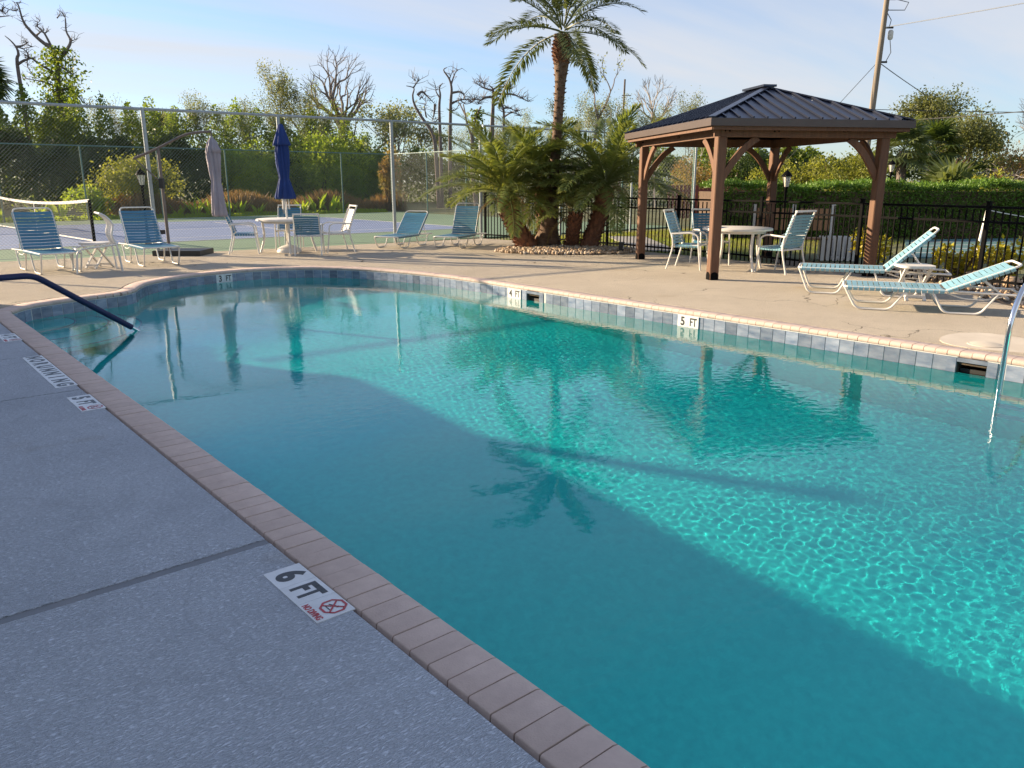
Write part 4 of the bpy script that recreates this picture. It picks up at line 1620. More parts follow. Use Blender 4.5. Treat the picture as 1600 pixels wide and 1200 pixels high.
be = thing('garden_bench', 'orange slatted bench with white posts beyond the picket fence', 'bench', (15.45, 9.0, -.05), math.atan2(-.86, .62))
for x in (-.78, .0, .78):
    MB().box((x, .02, .55), (.07, .07, 1.10)).build('end_post', MT['white_metal'], be, smooth=False)
for k in range(12):
    x = -.70 + k * .125
    if abs(x) < .06:
        continue
    for z, hgt in ((.92, .20), (.68, .22)):
        MB().box((x, .0, z), (.095, .025, hgt)).build('back_board', MT['wood_pale'], be, smooth=False)
for k in range(5):
    MB().box((0, -.10 - k * .09, .42), (1.5, .075, .03)).build('seat_slat', MT['wood_pale'], be, smooth=False)
for x in (-.72, .72):
    MB().box((x, -.48, .20), (.06, .06, .42)).build('front_leg', MT['white_metal'], be, smooth=False)
pb = thing('picket_bin', 'white picket sided planter box right of the orange bench', 'planter', (15.6, 8.05, -.05), math.atan2(-.86, .62))
for y in (-.2, .2):
    for k in range(6):
        MB().box((-.30 + k * .12, y, .24), (.085, .02, .48)).build('picket', MT['white_metal'], pb, smooth=False)
for x in (-.34, .34):
    MB().box((x, 0, .24), (.02, .36, .46)).build('end_panel', MT['white_metal'], pb, smooth=False)
MB().box((0, 0, .04), (.66, .36, .04)).build('base', MT['white_metal'], pb, smooth=False)

# ------------------------------------------------------------------ clubhouse beyond the left picture edge (casts the shade)
BX, BY = -2.2, 18.15
ch = thing('clubhouse', 'cream stucco clubhouse left of the pool, beyond the picture', 'building', (0, 0, 0))
EH = 3.2
MB().box((BX - 5.1, 2.6, 1.5), (10.1, 31, 3.1)).build('wall', MT['stucco'], ch, smooth=False)
rf_ = MB()
x0, x1, y0, y1 = BX - 11.2, BX, -13.0, BY
xr = (x0 + x1) / 2
V = [(x0, y0, EH), (x1, y0, EH), (x1, y1, EH), (x0, y1, EH), (xr, y0 + 5, EH + 1.5), (xr, y1 - 5, EH + 1.5)]
rf_.add(V, [(0, 1, 4), (1, 2, 5, 4), (2, 3, 5), (3, 0, 4, 5), (3, 2, 1, 0)])
rf_.box(((x0 + x1) / 2, (y0 + y1) / 2, EH - .08), (x1 - x0, y1 - y0, .14))
rf_.build('roof', MT['shingle'], ch, smooth=False)
for k in range(5):
    y = -9 + k * 5.5
    f = MB().box((BX - .05, y, 1.55), (.06, 1.6, 1.3)).build('window', MT['white_metal'], ch, smooth=False)
    MB().box((BX - .015, y, 1.55), (.02, 1.44, 1.14)).build('pane', MT['roof'], f, smooth=False)
MB().box((BX - .035, 15.6, 1.05), (.07, .95, 2.1)).build('door', MT['white_metal'], ch, smooth=False)
lp_ = thing('light_pole', 'grey court light pole beyond the clubhouse corner, left of picture', 'light pole', (-3.9, 19.06, -.05))
MB().tube([(0, 0, 0), (0, 0, 5.1)], [.10, .085], 12).build('pole', MT['galv'], lp_)
MB().box((0, .10, 5.12), (.14, .3, .09)).build('lamp_head', MT['dark_plastic'], lp_)


# ------------------------------------------------------------------ gravel and rocks
def pebble_template(rs_, k):
    a = (1 + 5 ** .5) / 2
    v = np.array([(-1, a, 0), (1, a, 0), (-1, -a, 0), (1, -a, 0), (0, -1, a), (0, 1, a), (0, -1, -a), (0, 1, -a), (a, 0, -1), (a, 0, 1), (-a, 0, -1), (-a, 0, 1)]) / 1.9
    f = np.array([(0, 11, 5), (0, 5, 1), (0, 1, 7), (0, 7, 10), (0, 10, 11), (1, 5, 9), (5, 11, 4), (11, 10, 2), (10, 7, 6), (7, 1, 8), (3, 9, 4), (3, 4, 2), (3, 2, 6), (3, 6, 8), (3, 8, 9), (4, 9, 5), (2, 4, 11), (6, 2, 10), (8, 6, 7), (9, 8, 1)])
    return v * rs_.uniform(.85, 1.15, (12, 1)), f


def pebbles(name, centres, smin, smax, m, rs_, parent=None):
    v0, f0 = pebble_template(rs_, 0)
    n = len(centres)
    V = np.zeros((n, 12, 3))
    for i, c in enumerate(centres):
        q = rs_.normal(size=4)
        q /= np.linalg.norm(q)
        w, x, y, z = q
        Rm = np.array([[1 - 2 * (y * y + z * z), 2 * (x * y - z * w), 2 * (x * z + y * w)], [2 * (x * y + z * w), 1 - 2 * (x * x + z * z), 2 * (y * z - x * w)], [2 * (x * z - y * w), 2 * (y * z + x * w), 1 - 2 * (x * x + y * y)]])
        sc = rs_.uniform(smin, smax) * np.array([1, rs_.uniform(.6, .95), rs_.uniform(.45, .8)])
        V[i] = (v0 * sc) @ Rm.T + c
    F = (f0[None] + (np.arange(n) * 12)[:, None, None]).reshape(-1, 3)
    me = bpy.data.meshes.new(name)
    me.from_pydata(V.reshape(-1, 3).tolist(), [], F.tolist())
    me.materials.append(m)
    me.shade_smooth()
    return link(name, me, parent)


def island_mat(name, ca, cb, rough=.7):
    m = bpy.data.materials.new(name)
    t_ = nodes_of(m)
    b = t_.nodes['Principled BSDF']
    b.inputs['Roughness'].default_value = rough
    g = t_.nodes.new('ShaderNodeNewGeometry')
    x = t_.nodes.new('ShaderNodeValToRGB')
    x.color_ramp.elements[0].color = (*ca, 1)
    x.color_ramp.elements[1].color = (*cb, 1)
    e = x.color_ramp.elements.new(.55)
    e.color = (.45, .32, .20, 1)
    t_.links.new(g.outputs['Random Per Island'], x.inputs[0])
    t_.links.new(x.outputs[0], b.inputs['Base Color'])
    return m


MT['pebble'] = island_mat('mixed_river_pebbles', (.24, .17, .12), (.62, .54, .44))
rs = np.random.RandomState(5)
PB = Vector((12.45, 12.75))
ax1, ax2 = Vector((.77, -.64)), Vector((.64, .77))
cen = []
while len(cen) < 1900:
    a, b = rs.uniform(-1, 1, 2)
    if a * a + b * b < 1:
        p = PB + ax1 * a * 1.62 + ax2 * b * .98
        cen.append((p.x, p.y, .015 + .07 * (1 - a * a - b * b) + rs.uniform(0, .012)))
tag(pebbles('pebble_bed', cen, .026, .055, MT['pebble'], rs), kind='stuff')
mound = MB()
mound.add([(*(PB + ax1 * 1.55 * math.cos(a) * q + ax2 * .93 * math.sin(a) * q), .004 + .07 * (1 - q * q)) for q in (1, .7, .35, .02) for a in [2 * PI * k / 28 for k in range(28)]],
          [(i * 28 + k, i * 28 + (k + 1) % 28, (i + 1) * 28 + (k + 1) % 28, (i + 1) * 28 + k) for i in range(3) for k in range(28)])
structure(mound.build('soil_mound', MT['soil']))
cen = []
bed = [(13.0, 5.0), (13.32, 6.5), (14.6, 6.9), (14.6, 4.6), (14.0, 2), (12, 0), (10.2, 0), (10.2, 1.2), (10.6, 2.7), (11.25, 3.5), (12.35, 4.5)]
while len(cen) < 1500:
    x, y = rs.uniform(10, 14.6), rs.uniform(.5, 7)
    if inside(bed, np.array([x]), np.array([y]))[0]:
        cen.append((x, y, -.005 + rs.uniform(0, .02)))
tag(pebbles('gravel', cen, .022, .06, MT['pebble'], rs), kind='stuff')
for i, (x, y, r_) in enumerate(((13.35, 4.1, .17), (13.05, 3.5, .13), (13.6, 4.7, .20), (13.95, 5.5, .16), (13.4, 3.0, .19), (14.1, 6.2, .15))):
    v0, f0 = pebble_template(rs, 0)
    b = MB().add([tuple(q) for q in (v0 * np.array([r_, r_ * .85, r_ * .7]))], [tuple(q) for q in f0.tolist()])
    o = b.build('boulder', MT['boulder'], angle=.9)
    o.location = (x, y, r_ * .35 - .03)
    o.rotation_euler = (0, 0, i * 1.3)
    tag(o, 'tan rock lying among yellow shrubs behind the picket fence', 'rock', 'tan rocks behind the picket fence')

bl = thing('landscape_light', 'small black box light on the deck beside the palm bed', 'light', (13.0, 11.62, 0), .5)
MB().box((0, 0, .11), (.09, .09, .20)).build('housing', MT['dark_plastic'], bl)
MB().box((0, 0, .225), (.12, .12, .03)).build('cap', MT['dark_plastic'], bl)
MB().box((0, -.047, .13), (.05, .006, .07)).build('lens', MT['white_resin'], bl)


# ------------------------------------------------------------------ palms
def frond_mesh(name, L, arch, leafl, n, m, seed, droop=.5, stalk=.16, lw=.019):
    """feather frond lying along +x, arching down; paired leaflets in a shallow V"""
    rs_ = np.random.RandomState(seed)
    b = MB()
    pts_ = []
    for i in range(15):
        t_ = i / 14
        x = L * (t_ - .10 * t_ ** 3 * arch)
        z = L * (.10 * t_ - arch * .42 * t_ ** 2.2)
        pts_.append(Vector((x, .015 * math.sin(3 * t_) * L, z)))
    b.tube(pts_, [.020 * (1 - .85 * i / 14) + .003 for i in range(15)], 4)
    quads = []
    for i in range(n):
        t_ = stalk + (1 - stalk) * (i + .5) / n
        k = min(13, int(t_ * 14))
        f = t_ * 14 - k
        p = pts_[k].lerp(pts_[k + 1], f)
        d = (pts_[k + 1] - pts_[k]).normalized()
        up = Vector((0, 1, 0)).cross(d)
        up = -up if up.z < 0 else up
        ll = leafl * (math.sin(PI * (.12 + .83 * (t_ - stalk) / (1 - stalk)))) ** .6
        for s2 in (-1, 1):
            side = Vector((0, s2, 0))
            v = (d * (.55 + .5 * t_) + side * .95 + up * .38 + Vector(rs_.normal(size=3) * .17)).normalized()
            le = ll * rs_.uniform(.85, 1.12)
            tip = p + v * le - Vector((0, 0, droop * le * .42))
            mid = p + v * le * .5 - Vector((0, 0, droop * le * .06))
            wv = v.cross(up).normalized() * lw
            quads.append([p, mid + wv, tip, mid - wv])
    o = len(b.v)
    for q in quads:
        b.add(q, [(0, 1, 2, 3)])
    return b.mesh(name, m, smooth=False)


def scaled_trunk(pts_, rad, m_trunk, m_boot, parent, boots, rs_, boot_len=.10):
    MB().tube(pts_, rad, 12).build('trunk', m_trunk, parent)
    b = MB()
    n = len(pts_)
    P = [Vector(p) for p in pts_]
    for i in range(boots):
        t_ = i / boots
        f = t_ * (n - 1)
        k = min(n - 2, int(f))
        p = P[k].lerp(P[k + 1], f - k)
        d = (P[k + 1] - P[k]).normalized()
        r_ = rad[k] + (rad[k + 1] - rad[k]) * (f - k)
        a = i * 2.39996
        ex = d.orthogonal().normalized()
        ey = d.cross(ex)
        o_ = ex * math.cos(a) + ey * math.sin(a)
        s2 = d.cross(o_)
        w = .035 + .25 * r_ * .3
        bl_ = boot_len * rs_.uniform(.7, 1.2)
        c0 = p + o_ * (r_ - .01)
        c1 = p + o_ * (r_ + .035 + .02 * rs_.uniform()) + d * bl_
        b.add([c0 - s2 * w, c0 + s2 * w, c1 + s2 * w * .55, c1 - s2 * w * .55, p + o_ * (r_ - .015) + d * bl_ * .9], [(0, 1, 2, 3), (3, 2, 4), (1, 4, 2), (0, 3, 4)])
    tag(b.build('leaf_bases', m_boot, parent, smooth=False), kind='stuff')


def crown(parent, c, fronds, n, rs_, emin, emax, lean=(0, 0), scale=(.85, 1.1)):
    for i in range(n):
        o = link('frond', fronds[i % len(fronds)], parent)
        az = i * 2.39996 + rs_.uniform(-.2, .2)
        t_ = (i + .5) / n
        el = emax - (emax - emin) * t_ ** .85
        el += .35 * (lean[0] * math.cos(az) + lean[1] * math.sin(az))
        o.location = Vector(c) + Vector((math.cos(az) * .07, math.sin(az) * .07, .22 * (1 - t_)))
        o.rotation_euler = (rs_.uniform(-.25, .25), -el, az)
        s2 = rs_.uniform(*scale)
        o.scale = (s2, s2, s2)


rs = np.random.RandomState(21)
tall_f = [frond_mesh('frond', 2.45, .95, .46, 84, LF['palm_high'], 1, .6), frond_mesh('frond', 2.55, 1.25, .46, 86, LF['palm_high'], 2, .7), frond_mesh('frond', 2.3, .75, .44, 80, LF['palm_high'], 3, .55)]
tp_ = thing('palm_tree', 'tall date palm with slender trunk rising over the clump', 'palm tree', (0, 0, 0))
base_p, top_p = Vector((12.48, 13.46, 0)), Vector((12.70, 13.26, 4.36))
pl = [base_p.lerp(top_p, t_) + Vector((.05 * math.sin(PI * t_), 0, 0)) for t_ in [k / 12 for k in range(13)]]
rad = [.40, .24, .17, .135, .120, .112, .108, .106, .105, .108, .118, .16, .17]
scaled_trunk(pl, rad, MT['palm_trunk'], MT['palm_trunk'], tp_, 150, rs, .045)
bulb = MB()
for i in range(90):
    t_ = i / 90
    a = i * 2.39996
    r_ = .135 + .055 * math.sin(PI * min(1, t_ * 1.15))
    c = Vector((12.69 + r_ * math.cos(a), 13.27 + r_ * math.sin(a), 3.92 + .62 * t_))
    o_ = Vector((math.cos(a), math.sin(a), 0))
    s2 = Vector((-math.sin(a), math.cos(a), 0))
    bulb.add([c - s2 * .05 - o_ * .06, c + s2 * .05 - o_ * .06, c + s2 * .035 + o_ * .045 + Vector((0, 0, .11)), c - s2 * .035 + o_ * .045 + Vector((0, 0, .11)), c - o_ * .06 + Vector((0, 0, .13))],
             [(0, 1, 2, 3), (3, 2, 4), (1, 4, 2), (0, 3, 4)])
tag(bulb.build('crown_boots', MT['palm_boot'], tp_, smooth=False), kind='stuff')
crown(tp_, (12.70, 13.26, 4.62), tall_f, 22, rs, R(-18), R(84), (0, 0), (.74, 1.0))

SH = [frond_mesh('frond', 1.75, .85, .38, 92, LF['palm'], 4, .55, lw=.0125), frond_mesh('frond', 1.95, 1.15, .38, 96, LF['palm'], 5, .6, lw=.0125), frond_mesh('frond', 1.6, .60, .36, 88, LF['palm'], 6, .5, lw=.0125),
      frond_mesh('frond', 1.8, 1.0, .36, 92, LF['palm'], 7, .7, lw=.012)]
shorts = [('short date palm leaning left at the left of the clump', (12.02, 13.52, .02), (11.62, 13.95, 1.18), .20, 42, (-.4, .3), (.9, 1.14)),
          ('short date palm leaning right, nearest the gazebo', (12.95, 12.62, .02), (13.42, 12.52, 1.36), .17, 42, (.3, -.3), (.9, 1.14)),
          ('short upright palm behind the middle of the palm clump', (12.75, 13.75, .02), (12.78, 13.95, 1.40), .17, 34, (0, .2), (.85, 1.05)),
          ('smallest palm with low crown at the front of the clump', (12.72, 12.92, .02), (12.66, 12.72, .80), .13, 20, (-.1, -.3), (.55, .7))]
DEAD = [frond_mesh('frond', 1.5, 1.3, .30, 60, LF['tan'], 8, .9, lw=.011), frond_mesh('frond', 1.3, 1.1, .28, 56, LF['tan'], 9, .9, lw=.011)]
for lab, b0_, t0_, r_, nf_, ln, sc in shorts:
    t_ = thing('palm_tree', lab, 'palm tree', (0, 0, 0), 0)
    A, B = Vector(b0_), Vector(t0_)
    pl = []
    for k in range(7):
        q = k / 6
        p = A.lerp(B, q)
        s2 = math.sin(PI * q) * .10
        p += Vector(((A - B).x * -.0 + (B - A).x * s2 * .8, (B - A).y * s2 * .8, -s2 * .5))
        pl.append(p)
    scaled_trunk(pl, [r_ * q for q in (1.15, 1.08, 1.0, 1.0, 1.02, 1.1, 1.0)], MT['palm_boot'], MT['palm_boot'], t_, 120, rs, .10)
    crown(t_, B + Vector((0, 0, .06)), SH, nf_, rs, R(-4), R(72), ln, sc)
    crown(t_, B + Vector((0, 0, -.05)), DEAD, 2, rs, R(-35), R(-5), ln, (.5, .8))


# ------------------------------------------------------------------ trees
def grow(b, tips, rs_, p, d, length, r, lvl, spread, up, kids, wob, shrink=.72, nseg=4, twig=.012, mids=None):
    pts_, rr = [p.copy()], [r]
    q, dd = p.copy(), d.copy()
    for i in range(nseg):
        dd = (dd + Vector(rs_.normal(size=3)) * wob + Vector((0, 0, up))).normalized()
        q = q + dd * length / nseg
        pts_.append(q.copy())
        rr.append(max(twig * .5, r * (1 - .38 * (i + 1) / nseg)))
        if mids is not None and lvl <= 1:
            mids.append(q.copy())
    b.tube(pts_, rr, 6 if r > .06 else (4 if r > .025 else 3), caps=False)
    if lvl <= 0:
        tips.append((q, dd))
        return
    n = rs_.randint(kids[0], kids[1] + 1)
    ph = rs_.uniform(0, 6.28)
    for k in range(n):
        a = ph + 2 * PI * k / n + rs_.uniform(-.4, .4)
        ex = dd.orthogonal().normalized()
        ey = dd.cross(ex)
        nd = (dd + (ex * math.cos(a) + ey * math.sin(a)) * spread * rs_.uniform(.6, 1.3)).normalized()
        at_ = pts_[-1] if k < 2 or nseg < 3 else pts_[-2]
        grow(b, tips, rs_, at_, nd, length * shrink * rs_.uniform(.8, 1.15), r * .62, lvl - 1, spread, up, kids, wob, shrink, nseg, twig, mids)


def make_tree(name, label, cat, loc, H, seed, bark, trunk=.35, r0=.16, lvl=4, spread=.55, up=.03, kids=(2, 3), wob=.10, shrink=.74,
              leaf=None, lsize=.22, lper=10, lrad=.45, group=None, lean=(0, 0), nseg=4, twig=.016, aspect=.5, droop=.2):
    rs_ = np.random.RandomState(seed)
    b, tips, mids = MB(), [], []
    tot = sum(shrink ** k for k in range(lvl + 1))
    l0 = H * trunk
    d0 = Vector((lean[0], lean[1], 1)).normalized()
    rest_ = (H - l0) / max(.3, sum(shrink ** k for k in range(lvl)) * .86)
    # trunk, then limbs
    pts_ = [Vector((0, 0, -.1))]
    rr = [r0 * 1.15]
    dd = d0
    q = Vector((0, 0, 0))
    for i in range(5):
        dd = (dd + Vector(rs_.normal(size=3)) * wob * .5).normalized()
        q = q + dd * l0 / 5
        pts_.append(q.copy())
        rr.append(r0 * (1 - .25 * (i + 1) / 5))
    b.tube(pts_, rr, 8, caps=False)
    n = max(2, rs_.randint(kids[0], kids[1] + 1))
    ph = rs_.uniform(0, 6.28)
    for k in range(n):
        a = ph + 2 * PI * k / n
        nd = (dd + Vector((math.cos(a), math.sin(a), 0)) * spread * rs_.uniform(.6, 1.2)).normalized()
        grow(b, tips, rs_, q, nd, rest_ * rs_.uniform(.85, 1.1), r0 * .58, lvl - 1, spread, up, kids, wob, shrink, nseg, twig, mids)
    zmax = max(v[2] for v in b.v)
    k_ = H / zmax
    b.v = [(x * k_, y * k_, z * k_) for x, y, z in b.v]
    t_ = thing(name, label, cat, loc, 0, group)
    b.build('trunk', bark, t_)
    if leaf:
        C0 = np.array([[*(q * k_)] for q, _ in tips] + [[*(q * k_)] for q in mids[::2]])
        n = int(len(C0) * lper)
        ii = rs_.randint(0, len(C0), n)
        off = rs_.normal(size=(n, 3)) * lrad * .55
        P = C0[ii] + off
        ow = off / (np.linalg.norm(off, axis=1)[:, None] + 1e-6)
        link('crown', quads_mesh('crown', leaf_quads(P, lsize, rs_, aspect, droop, ow * .5), leaf), t_)
    return t_


def bush(name, label, cat, loc, size, seed, leaf, n=2500, lsize=.12, lobes=9, group=None, aspect=.5, stems=True, skirt=.0):
    """shrub: leaves on and inside several uneven lobes, with stems"""
    rs_ = np.random.RandomState(seed)
    t_ = thing(name, label, cat, loc, 0, group)
    sx, sy, sz = size
    P, OW = [], []
    lob = []
    for k in range(lobes):
        a = rs_.uniform(0, 2 * PI)
        q = rs_.uniform(0, .62) ** .7
        z = rs_.uniform(.28, .72) * sz
        lob.append((np.array([sx * q * math.cos(a), sy * q * math.sin(a), z]), rs_.uniform(.24, .42) * np.array([sx, sy, sz * .75])))
    per = n // lobes
    for c, r_ in lob:
        d = rs_.normal(size=(per, 3))
        d /= np.linalg.norm(d, axis=1)[:, None]
        rad_ = (rs_.uniform(.35, 1, (per, 1)) ** .45) * (1 + .18 * rs_.normal(size=(per, 1)))
        P.append(c + d * r_ * rad_)
        OW.append(d)
    P, OW = np.concatenate(P), np.concatenate(OW)
    kz = P[:, 2] > .02
    P, OW = P[kz], OW[kz]
    link('crown', quads_mesh('crown', leaf_quads(P, lsize, rs_, aspect, .1, OW * .7), leaf), t_)
    if stems:
        b = MB()
        for c, r_ in lob:
            b.tube([(rs_.uniform(-.1, .1) * sx, rs_.uniform(-.1, .1) * sy, -.05), (c[0] * .5, c[1] * .5, c[2] * .55), (c[0], c[1], c[2] + r_[2] * .5)], [.03, .022, .01], 5, caps=False)
        b.build('stems', MT['bark_brown'], t_)
    return t_


def fan_palm(label, loc, H, seed, n=34, L=1.0, leaf=None, name='fan_palm', trunk=True):
    rs_ = np.random.RandomState(seed)
    t_ = thing(name, label, 'palm tree', loc)
    if trunk:
        scaled_trunk([(0, 0, -.05), (.05, 0, H * .4), (.02, .05, H - .55 * L)], [.2, .17, .17], MT['bark_grey'], MT['bark_grey'], t_, 70, rs_, .16)
    leaf = leaf or LF['fan']
    b = MB()
    for k in range(13):                      # one fan
        a = (k - 6) / 6 * 1.75
        d = Vector((math.cos(a), math.sin(a), 0))
        s2 = Vector((-math.sin(a), math.cos(a), 0))
        l_ = L * (.62 + .1 * math.cos(a))
        c = Vector((L * .62, 0, 0))
        m_ = c + d * l_ * .55 + Vector((0, 0, .04 * L))
        tip = c + d * l_ - Vector((0, 0, .16 * L))
        b.add([c, m_ - s2 * .05 * L, tip, m_ + s2 * .05 * L], [(0, 1, 2, 3)])
    b.tube([(0, 0, 0), (L * .62, 0, .02)], .012, 3)
    fm = b.mesh('frond', leaf, smooth=False)
    for i in range(n):
        o = link('frond', fm, t_)
        tt = (i + .5) / n
        o.location = (.02, .03, (H - .55 * L if trunk else .15) + .25 * (1 - tt))
        o.rotation_euler = (rs_.uniform(-.5, .5), -(R(80) - R(120 if trunk else 85) * tt), i * 2.39996 + rs_.uniform(-.3, .3))
        s2 = rs_.uniform(.8, 1.1)
        o.scale = (s2, s2, s2)
    return t_


# limb shapes of the distinct dead trees: (radius, [(sideways, height), ...]) in metres
PINE = [(0.26, [(-0.18, -0.57), (-0.09, 7.01), (0.05, 9.99), (0.23, 11.83), (0.28, 12.84), (0.05, 13.66), (-0.23, 14.35), (-0.55, 15.13)]), (0.09, [(0.28, 13.11), (0.87, 13.66), (1.47, 13.71), (1.93, 13.53), (2.39, 13.48)]), (0.06, [(1.47, 13.71), (1.79, 13.85), (2.2, 13.99)]), (0.08, [(0.05, 13.76), (0.37, 13.99), (1.01, 13.89)]), (0.07, [(-0.09, 14.12), (0.55, 14.49), (1.1, 14.95)]), (0.08, [(0.28, 12.01), (0.92, 12.1), (1.79, 12.15)]), (0.08, [(0.28, 12.42), (0.92, 12.52), (1.38, 12.38), (1.7, 12.2)]), (0.05, [(1.38, 12.38), (1.47, 12.65), (1.84, 12.52), (2.16, 12.47)]), (0.06, [(0.28, 12.93), (0.83, 12.98), (1.19, 12.88), (1.29, 13.07)]), (0.06, [(0.23, 11.74), (-0.05, 11.46), (-0.28, 11.64)]), (0.06, [(0.18, 11.28), (0.55, 11.19), (0.87, 11.41)]), (0.07, [(0.0, 13.57), (-0.46, 14.12), (-0.83, 14.31)]), (0.05, [(1.1, 14.95), (1.56, 14.49), (2.11, 14.21)])]
FORK = [(0.15, [(0.0, -0.45), (0.0, 5.63), (-0.04, 8.8), (0.13, 9.41), (0.04, 9.84), (-0.26, 10.23), (-0.56, 10.49)]), (0.09, [(0.04, 9.84), (0.39, 9.93), (0.74, 10.15)]), (0.09, [(-0.04, 8.8), (0.52, 9.02), (0.87, 9.1), (0.91, 9.45), (0.78, 9.67), (1.48, 9.75)]), (0.05, [(0.87, 9.1), (1.17, 9.1)])]
SNAG = [(0.3, [(0.0, -0.6), (0.0, 5.94), (0.05, 7.81), (0.19, 9.44), (0.0, 10.38), (-0.37, 10.7)]), (0.15, [(0.0, 10.28), (-0.7, 10.89), (-1.17, 11.45), (-1.45, 12.01), (-1.5, 12.85), (-1.59, 13.09)]), (0.07, [(-0.93, 11.17), (-0.61, 11.36), (-0.28, 11.5)]), (0.09, [(0.0, 10.38), (-0.28, 11.26), (-0.65, 11.73), (-0.33, 12.01)]), (0.06, [(-0.28, 11.26), (0.0, 11.45)]), (0.13, [(0.19, 9.44), (0.75, 10.24), (1.03, 10.89), (0.7, 11.55), (0.61, 12.39), (0.51, 12.57)]), (0.05, [(0.61, 12.25), (0.93, 12.48)]), (0.05, [(1.03, 10.89), (1.45, 10.98)]), (0.1, [(0.05, 8.74), (-0.93, 9.3), (-1.5, 9.72), (-1.78, 9.68), (-1.82, 9.12), (-1.4, 8.46)]), (0.05, [(-1.5, 9.72), (-1.96, 9.77)]), (0.08, [(0.19, 9.3), (0.79, 9.02), (1.12, 8.74), (1.54, 8.7)]), (0.08, [(0.05, 7.81), (-0.56, 8.13), (-1.21, 8.27), (-1.96, 8.37)]), (0.09, [(0.05, 7.57), (0.84, 7.81), (1.31, 7.43), (1.78, 6.87), (2.24, 6.59)]), (0.09, [(0.0, 5.7), (-0.65, 6.78), (-1.4, 6.83), (-2.15, 7.2)])]
DEADA = [(0.14, [(0.12, -0.34), (0.0, 3.34), (-0.2, 4.49), (-0.82, 5.39), (-1.23, 6.13), (-1.31, 6.62), (-1.23, 7.03), (-1.68, 7.16)]), (0.06, [(-1.27, 7.03), (-1.02, 7.36), (-0.74, 7.57)]), (0.05, [(-1.11, 7.44), (-1.27, 7.57)]), (0.1, [(-1.02, 6.62), (-0.74, 6.83), (-0.41, 6.54), (0.0, 6.13)]), (0.05, [(-0.9, 6.38), (-0.78, 6.5), (-0.57, 6.3)]), (0.09, [(0.0, 6.13), (-0.08, 5.6), (-0.2, 5.27)]), (0.06, [(-0.53, 5.39), (-0.61, 5.89), (-0.57, 6.13)])]
DEADA2 = [(0.13, [(0.0, -0.38), (0.0, 3.46), (-0.04, 5.89), (0.04, 6.73), (0.0, 7.14), (0.21, 7.44)]), (0.06, [(0.04, 6.52), (-0.21, 6.93), (-0.25, 7.31)]), (0.05, [(0.0, 5.47), (-0.25, 5.22), (-0.42, 5.05)])]
DEADA3 = [(0.14, [(-0.04, -0.42), (0.0, 3.2), (0.09, 6.19), (0.17, 7.17), (0.04, 7.77), (-0.3, 8.28), (-0.09, 8.45)]), (0.07, [(0.13, 7.42), (0.34, 8.02), (0.51, 8.36)]), (0.05, [(0.04, 7.77), (0.21, 8.11)]), (0.08, [(0.17, 6.96), (0.68, 7.04), (0.94, 6.83), (0.85, 6.57)]), (0.08, [(0.13, 6.32), (0.68, 6.57), (1.36, 6.57)]), (0.05, [(0.09, 5.89), (0.43, 5.98), (0.64, 6.32)]), (0.05, [(0.68, 6.57), (1.02, 6.32), (1.45, 6.4)])]
DEADB = [(0.18, [(-0.13, -0.42), (-0.04, 4.48), (0.04, 6.4), (0.04, 7.17), (-0.21, 7.42)]), (0.09, [(0.04, 6.74), (-0.43, 6.7), (-0.72, 6.53), (-0.94, 6.27)]), (0.09, [(0.04, 7.0), (0.64, 6.91), (1.28, 6.91), (1.79, 6.7), (2.22, 6.49)]), (0.07, [(0.0, 7.13), (-0.51, 7.25), (-1.02, 7.51)]), (0.06, [(0.04, 7.17), (0.34, 7.34), (0.77, 7.3), (1.11, 7.42)]), (0.06, [(-0.55, 7.25), (-0.51, 7.47), (-0.77, 7.6)]), (0.06, [(0.64, 6.91), (0.85, 7.25), (1.15, 7.21)]), (0.11, [(0.77, -0.42), (0.72, 4.91), (0.68, 6.06), (0.38, 6.61), (0.09, 6.91)]), (0.07, [(0.68, 6.06), (1.07, 6.06), (1.53, 5.85)]), (0.05, [(-0.72, 6.53), (-1.07, 6.57), (-1.24, 6.4)]), (0.06, [(0.72, 5.55), (1.24, 5.8), (1.79, 5.55)])]


def limb_tree(name, label, loc, limbs, seed, twigs=1, cat='tree'):
    """dead tree from its main limbs; each limb also leans nearer or farther, and carries broken twigs"""
    rs_ = np.random.RandomState(seed)
    t_ = thing(name, label, cat, loc, math.atan2(-.647, .762))
    b = MB()
    k = 0
    starts = {}
    for r_, pts_ in limbs:
        P = []
        y0 = starts.get(pts_[0], 0)
        dy = 0 if k == 0 else rs_.uniform(-.35, .35)
        acc = y0
        for i, (x, z) in enumerate(pts_):
            if i:
                acc += dy * math.hypot(x - pts_[i - 1][0], z - pts_[i - 1][1])
            P.append(Vector((x, acc, z)))
            starts.setdefault((x, z), acc)
        Q = catmull3(P)
        n = len(Q)
        b.tube(Q, [max(.014, r_ * (1 - .86 * i / (n - 1))) for i in range(n)], 6, caps=True)
        if k:
            for j in range(int(n * 1.3 * twigs)):
                i = rs_.randint(n // 3, n)
                d = Vector(rs_.normal(size=3))
                d.z = abs(d.z) * .8
                d.normalize()
                l_ = rs_.uniform(.25, .8)
                m_ = Q[i] + d * l_ * .55
                b.tube([Q[i], m_, m_ + (d + Vector(rs_.normal(size=3)) * .5).normalized() * l_ * .5], [.020, .014, .007], 3, caps=False)
        k += 1
    b.build('trunk', MT['bark_grey'], t_)
    return t_


